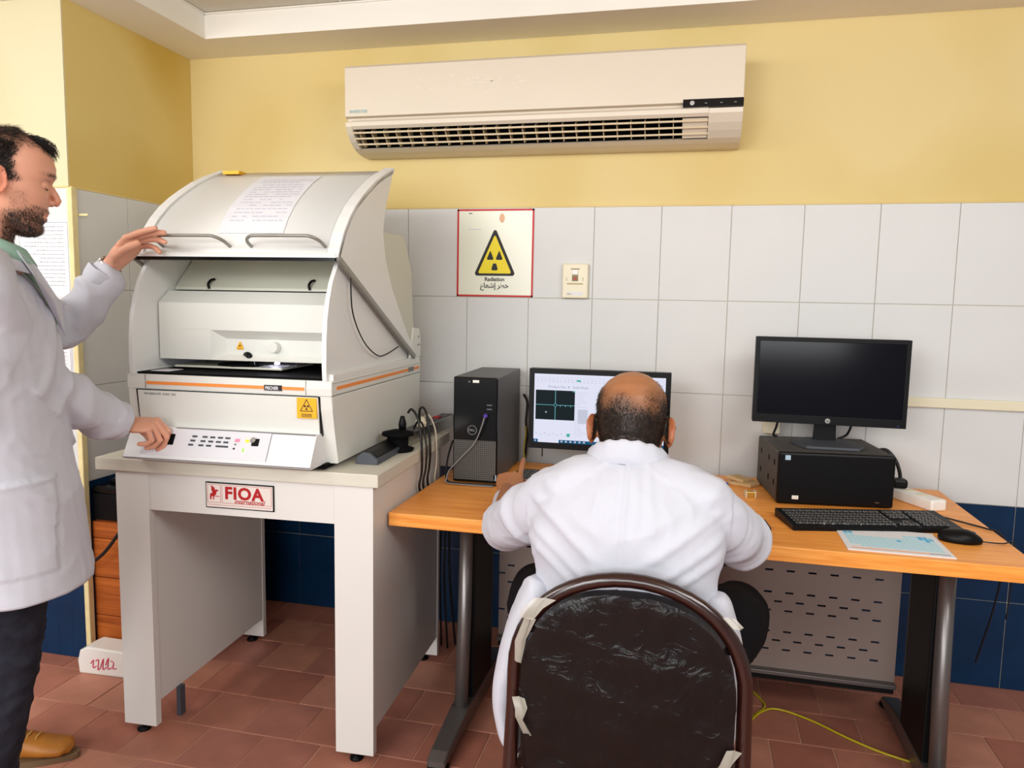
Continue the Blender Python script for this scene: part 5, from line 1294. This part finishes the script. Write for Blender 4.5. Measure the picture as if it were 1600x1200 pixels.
h = strands('hair', None, p1, 16000, .020, .0011, 'hair', lambda p, n: q1 @ (Vector((-.6, 0, -1)).lerp(Vector((1.2, 0, .2)), sstep(.06, .095, (q1i @ p).z))), .32); h.data.transform(Tm); h.parent = st_
vt = []
for k in range(260):      # thin tuft combed over the forehead
    y0 = random.uniform(-.035, .030); z0 = random.uniform(.075, .092); x0 = .030 + random.uniform(-.02, .012)
    a = Vector((x0, y0, z0)); vt.append([HM @ a, HM @ (a + Vector((.018, -.004, .012))), HM @ (a + Vector((.038, -.008, .004 + random.uniform(-.004, .003)))), HM @ (a + Vector((.050, -.010, -.012 + random.uniform(-.010, .004))))])
b = MB()
for s_ in vt: b.tube(s_, [.0006, .0006, .0005, .0002], 3)
b.bm.transform(Tm); b.build('forelock', 'hair', st_)
h = strands('beard', None, p2, 14000, .0065, .0006, 'hair', lambda p, n: q1 @ Vector((.25, 0, -1)), .45); h.data.transform(Tm); h.parent = st_
h = strands('eyebrow', None, p3, 1300, .007, .0008, 'hair', lambda p, n: q1 @ Vector((-.6, .3, .1)), .25); h.data.transform(Tm); h.parent = st_
for s_ in (-1, 1):
    b = MB(); b.tube([HM @ Vector((.0675 + .0132 * math.sqrt(max(.05, 1 - .36 - (dy / .0145) ** 2)), s_ * .031 + dy, -.0095 - .0012 * math.cos(dy * 120))) for dy in [(-.0112 + .0224 * k / 8) for k in range(9)]], [.0004, .0008, .0011, .0012, .0012, .0012, .0011, .0008, .0004], 6)
    b.bm.transform(Tm); b.build('eyelashes', 'hair', st_)
# lab coat
bm = bmesh.new()
SD = (.80, .60, 0)
limb(bm, [(-.450, -1.470, .60), (-.450, -1.470, .68), (-.456, -1.470, .80), (-.468, -1.472, .95), (-.472, -1.478, 1.10), (-.470, -1.482, 1.24), (-.470, -1.485, 1.34), (-.472, -1.487, 1.405)],
     [(.172, .218), (.170, .215), (.163, .212), (.155, .205), (.146, .205), (.138, .205), (.115, .180), (.070, .09)], side=SD, k=6, n=36)
limb(bm, [(-.58, -1.325, 1.355), (-.53, -1.40, 1.385), (-.47, -1.48, 1.395), (-.40, -1.55, 1.385), (-.345, -1.605, 1.355)], [(.058, .066)] * 5, side=(0, 0, 1), k=4, n=24)
limb(bm, [(-.585, -1.315, 1.345), (-.615, -1.21, 1.29), (-.618, -1.118, 1.240), (-.575, -1.090, 1.285), (-.535, -1.073, 1.345), (-.510, -1.064, 1.385)], [(.068, .068), (.064, .064), (.062, .062), (.057, .059), (.050, .053), (.046, .050)], side=(.3, -.9, .3), k=6, n=24)
limb(bm, [(-.345, -1.600, 1.345), (-.375, -1.52, 1.245), (-.405, -1.43, 1.13), (-.402, -1.335, 1.078), (-.404, -1.23, 1.025), (-.400, -1.165, .992)], [(.062, .062), (.066, .064), (.065, .064), (.062, .060), (.056, .052), (.052, .044)], side=(0, 0, 1), k=6, n=24)
me = voxel(bm, 'lab_coat', .006, 6)
f1, f2 = folds(4.2, .0105, 13, (1, 1, .55)), folds(12, .0022, 4)
s1 = segfold((-.60, -1.21, 1.29), (-.51, -1.06, 1.385),   .0115, 60, 3); s2 = segfold((-.375, -1.50, 1.22), (-.38, -1.16, .985), .0115, 55, 8)
e1 = Vector((.80, .60, 0)); e2 = Vector((.60, -.80, 0))
def disp(co, n):
    d = f2(co) + f1(co) * (1 if co.z < 1.2 else .6) + s1(co) + s2(co)
    r = co - Vector((-.46, -1.47, 0)); fr_ = r.dot(e1); sd = r.dot(e2)
    if sd > .02 and n.dot(e2) > .1:      # hip pocket on the near side: stitched patch
        ins_ = (-.02 < fr_ < .125) and .715 < co.z < .925
        if ins_:
            d += .0035
            if co.z > .912: d += .003
        if .125 < fr_ < .133 and .715 < co.z < .925: d -= .002
    if co.z < .80: d += .006 * (.8 - co.z) / .15 * math.sin(fr_ * 34 + sd * 25)
    return d
displace(me, disp)
me = hem(me, .652)
me.transform(Tm); link('lab_coat', me, 'coatw', st_)
for c_, d_, r_ in (((-.403, -1.160, .992), (0, .91, -.40), .053), ((-.505, -1.060, 1.405), (.50, .2, .84), .051)):
    b = MB().lathe([(r_ * .90, -.055), (r_ * 1.0, -.03), (r_ * 1.05, -.004), (r_ * 1.03, .0), (r_ * .95, -.002), (r_ * .80, -.025)], c_, d_, 30)
    for v in b.bm.verts: v.co += Vector((noise.noise(v.co * 30), noise.noise(v.co * 30 + Vector((4, 0, 0))), noise.noise(v.co * 30 + Vector((0, 4, 0))))) * .005
    b.bm.transform(Tm); b.build('cuff', 'coatw', st_)
# lapel and collars
def slab(pts, th, name, m):
    b = MB(); top = [b.bm.verts.new(Vector(p)) for p in pts]; nrm = (Vector(pts[1]) - Vector(pts[0])).cross(Vector(pts[2]) - Vector(pts[0])).normalized() * th
    bot = [b.bm.verts.new(Vector(p) + nrm) for p in pts]; n = len(pts)
    b.bm.faces.new(top); b.bm.faces.new(bot[::-1])
    for i in range(n): b.bm.faces.new((top[i], bot[i], bot[(i + 1) % n], top[(i + 1) % n]))
    bmesh.ops.bevel(b.bm, geom=list(b.bm.edges), offset=th * .35, segments=2, affect='EDGES')
    b.bm.transform(Tm); return b.build(name, m, st_)
def ring_collar(name, m, c, r0, hgt, tilt, a0, a1, flare=.3, th=.004, fwd=(.66, .75, 0)):
    f = Vector(fwd).normalized(); l = Vector((0, 0, 1)).cross(f); b = MB(); N = 36; R = []
    prof = [(0, 0), (.001, hgt), (.006, hgt + .005), (.012, hgt), (.012 + flare * hgt, -.006), (.008 + flare * hgt, -.008), (.006, hgt - .006), (.004, 0)]
    for i in range(N + 1):
        a = math.radians(a0 + (a1 - a0) * i / N); dirv = f * math.cos(a) + l * math.sin(a); ring = []
        for dr, dz in prof: ring.append(b.bm.verts.new(Vector(c) + dirv * (r0 + dr) + Vector((0, 0, dz - tilt * math.cos(a)))))
        R.append(ring)
    for i in range(N):
        for k in range(len(prof)): q = b.bm.faces.new((R[i][k], R[i + 1][k], R[i + 1][(k + 1) % len(prof)], R[i][(k + 1) % len(prof)])); q.smooth = True
    b.bm.faces.new(R[0]); b.bm.faces.new(R[-1][::-1]); b.bm.transform(Tm); return b.build(name, m, st_)
ring_collar('shirt_collar', 'mint', (-.462, -1.472, 1.435), .066, .030, .028, 18, 342, .7)
ring_collar('coat_collar', 'coatw', (-.470, -1.482, 1.412), .082, .034, .030, 40, 320, .9)
F0 = Vector((.66, .75, 0)).normalized(); L0 = Vector((0, 0, 1)).cross(F0)
nc = Vector((-.462, -1.472, 1.40))
for s in (-1, 1):
    slab([nc + F0 * .050 + L0 * s * .065 + Vector((0, 0, .035)), nc + F0 * .088 + L0 * s * .045 + Vector((0, 0, .0)), nc + F0 * .135 + L0 * s * .030 + Vector((0, 0, -.085)), nc + F0 * .142 + L0 * s * .010 + Vector((0, 0, -.16)), nc + F0 * .115 + L0 * s * .085 + Vector((0, 0, -.075)), nc + F0 * .080 + L0 * s * .098 + Vector((0, 0, -.02))], .005 * s, 'lapel', 'coatw')
limb_b = bmesh.new(); limb(limb_b, [nc + F0 * .055 + Vector((0, 0, .015)), nc + F0 * .085 + Vector((0, 0, -.05)), nc + F0 * .112 + Vector((0, 0, -.13))], [(.03, .02), (.035, .02), (.03, .02)], side=tuple(L0))
me = voxel(limb_b, 'shirt_front', .006, 2); me.transform(Tm); link('shirt_front', me, 'mint', st_)
# jeans
bm = bmesh.new()
limb(bm, [(-.53, -1.39, .90), (-.575, -1.355, .70), (-.620, -1.320, .50), (-.655, -1.300, .38), (-.715, -1.280, .22), (-.768, -1.262, .085)], [.105, .095, .082, .078, .072, .066], k=5)
limb(bm, [(-.41, -1.53, .90), (-.42, -1.53, .68), (-.43, -1.53, .48), (-.46, -1.55, .28), (-.50, -1.56, .075)], [.105, .095, .082, .075, .068], k=5)
limb(bm, [(-.53, -1.39, .92), (-.41, -1.53, .92)], [.11, .11])
me = voxel(bm, 'jeans', .008, 4); fs_ = folds(10, .006, 2, (1, 1, 1.5)); displace(me, lambda co, n: fs_(co)); me.transform(Tm); link('jeans', me, 'denim', st_)
# shoes
def shoe(heel, toe, m='leather'):
    h0, t0 = Vector(heel), Vector(toe); d = (t0 - h0); L = d.length; d.normalize(); s = Vector((0, 0, 1)).cross(d)
    Mx = Matrix.Identity(4)
    for i in range(3): Mx[i][0] = d[i]; Mx[i][1] = s[i]; Mx[i][2] = (0, 0, 1)[i]; Mx[i][3] = h0[i]
    bm = bmesh.new()
    limb(bm, [(.035, 0, .055), (.09, 0, .052), (.15, 0, .045), (.20, 0, .038), (.245, 0, .034), (L - .03, 0, .030)], [(.040, .034), (.040, .038), (.034, .042), (.026, .046), (.021, .043), (.015, .028)], side=(0, 0, 1), k=5, n=24)
    limb(bm, [(.045, 0, .04), (.055, 0, .105)], [(.036, .034), (.040, .038)], side=(1, 0, 0))
    me = voxel(bm, 'shoe', .004, 3)
    for v in me.vertices: v.co.z = max(v.co.z, .013)
    me.transform(Mx); me.transform(Tm); sh = link('shoe', me, m, st_)
    out = []
    for k in range(28):
        a = 2 * PI * k / 28; c, s_ = math.cos(a), math.sin(a); x = L / 2 + L / 2 * abs(c) ** .8 * (1 if c > 0 else -1); w = .036 + .012 * math.sin(min(1, max(0, x / L)) * PI * .9 + .3) ** 2; out.append((x, w * abs(s_) ** .75 * (1 if s_ > 0 else -1)))
    b = MB().prism(out, 2, 0, .018, .003); b.bm.transform(Tm @ Mx); b.build('sole', 'sole', sh)
    b = MB()
    for k in range(4): x = .105 + k * .022; z = .098 - k * .0075; b.tube(catmull([(x, -.022, z - .012), (x + .004, -.012, z - .001), (x + .008, 0, z + .002), (x + .004, .012, z - .001), (x, .022, z - .012)], 3), .0022, 6)
    b.tube(catmull([(.10, .0, .10), (.11, -.02, .108), (.13, -.034, .085), (.12, -.036, .07)], 4), .002, 6)
    b.bm.transform(Tm @ Mx); b.build('laces', 'stk2', sh)
MAT['stk2'] = mat('lace', rgb(196, 150, 84), .8)
shoe((-.820, -1.285, 0), (-.556, -1.180, 0)); shoe((-.56, -1.60, 0), (-.33, -1.43, 0))
# steel wristwatch on the left wrist
wdir = Vector((.62, .18, .72)).normalized(); wc = Vector(wrL) - wdir * .012; wn = Vector((-.62, .20, .70)); wn = (wn - wdir * wn.dot(wdir)).normalized(); ws = wdir.cross(wn)
wt_ = None
for k in range(22):
    a = 2 * PI * k / 22; p = wc + ws * (.034 * math.cos(a)) + wn * (.027 * math.sin(a)); o_ = ws * math.cos(a) / .034 + wn * math.sin(a) / .027; o_.normalize(); tg = wdir.cross(o_)
    b = MB().box(-.0042, .0042, -.0085, .0085, -.0016, .0016, bev=.0008); mm = Matrix.Identity(4)
    for i in range(3): mm[i][0] = tg[i]; mm[i][1] = wdir[i]; mm[i][2] = o_[i]; mm[i][3] = p[i]
    b.bm.transform(Tm @ mm)
    if wt_ is None: 
        b2 = MB().lathe([(.017, 0), (.018, .004), (.016, .008)], tuple(wc + wn * .027), tuple(wn), 24); b2.bm.transform(Tm); wt_ = b2.build('watch', 'steel', st_)
        b3 = MB().lathe([(.0145, 0), (.0145, .0006)], tuple(wc + wn * .0351), tuple(wn), 24); b3.bm.transform(Tm); b3.build('watch_dial', 'ivory', wt_)
    b.build('watch_link', 'steel', wt_)
# floor cables
cable('yellow_cable', 'yellow network cable curling on the floor under the desk', [(1.25, -.52, .004), (1.33, -.50, .004), (1.39, -.42, .004), (1.42, -.36, .004), (1.40, -.30, .004), (1.34, -.20, .02), (1.28, -.14, .10)], .0035, 'cyel')
cable('yellow_cable', 'long yellow network cable running right across the floor past the desk foot', [(1.24, -.55, .0045), (1.33, -.53, .0045), (1.40, -.42, .0085), (1.46, -.375, .0045), (1.56, -.42, .0045), (1.66, -.50, .0045), (1.76, -.56, .0045), (1.89, -.60, .0045), (1.98, -.60, .0045), (2.06, -.64, .0045), (2.15, -.62, .0045), (2.3, -.55, .0045)], .0035, 'cyel')
cable('black_cable', 'black cable crossing the floor behind the wrapped chair', [(1.20, -.68, .0045), (1.30, -.74, .0045), (1.42, -.83, .0045), (1.55, -.90, .0045), (1.7, -1.0, .0045)], .004, 'cblack')
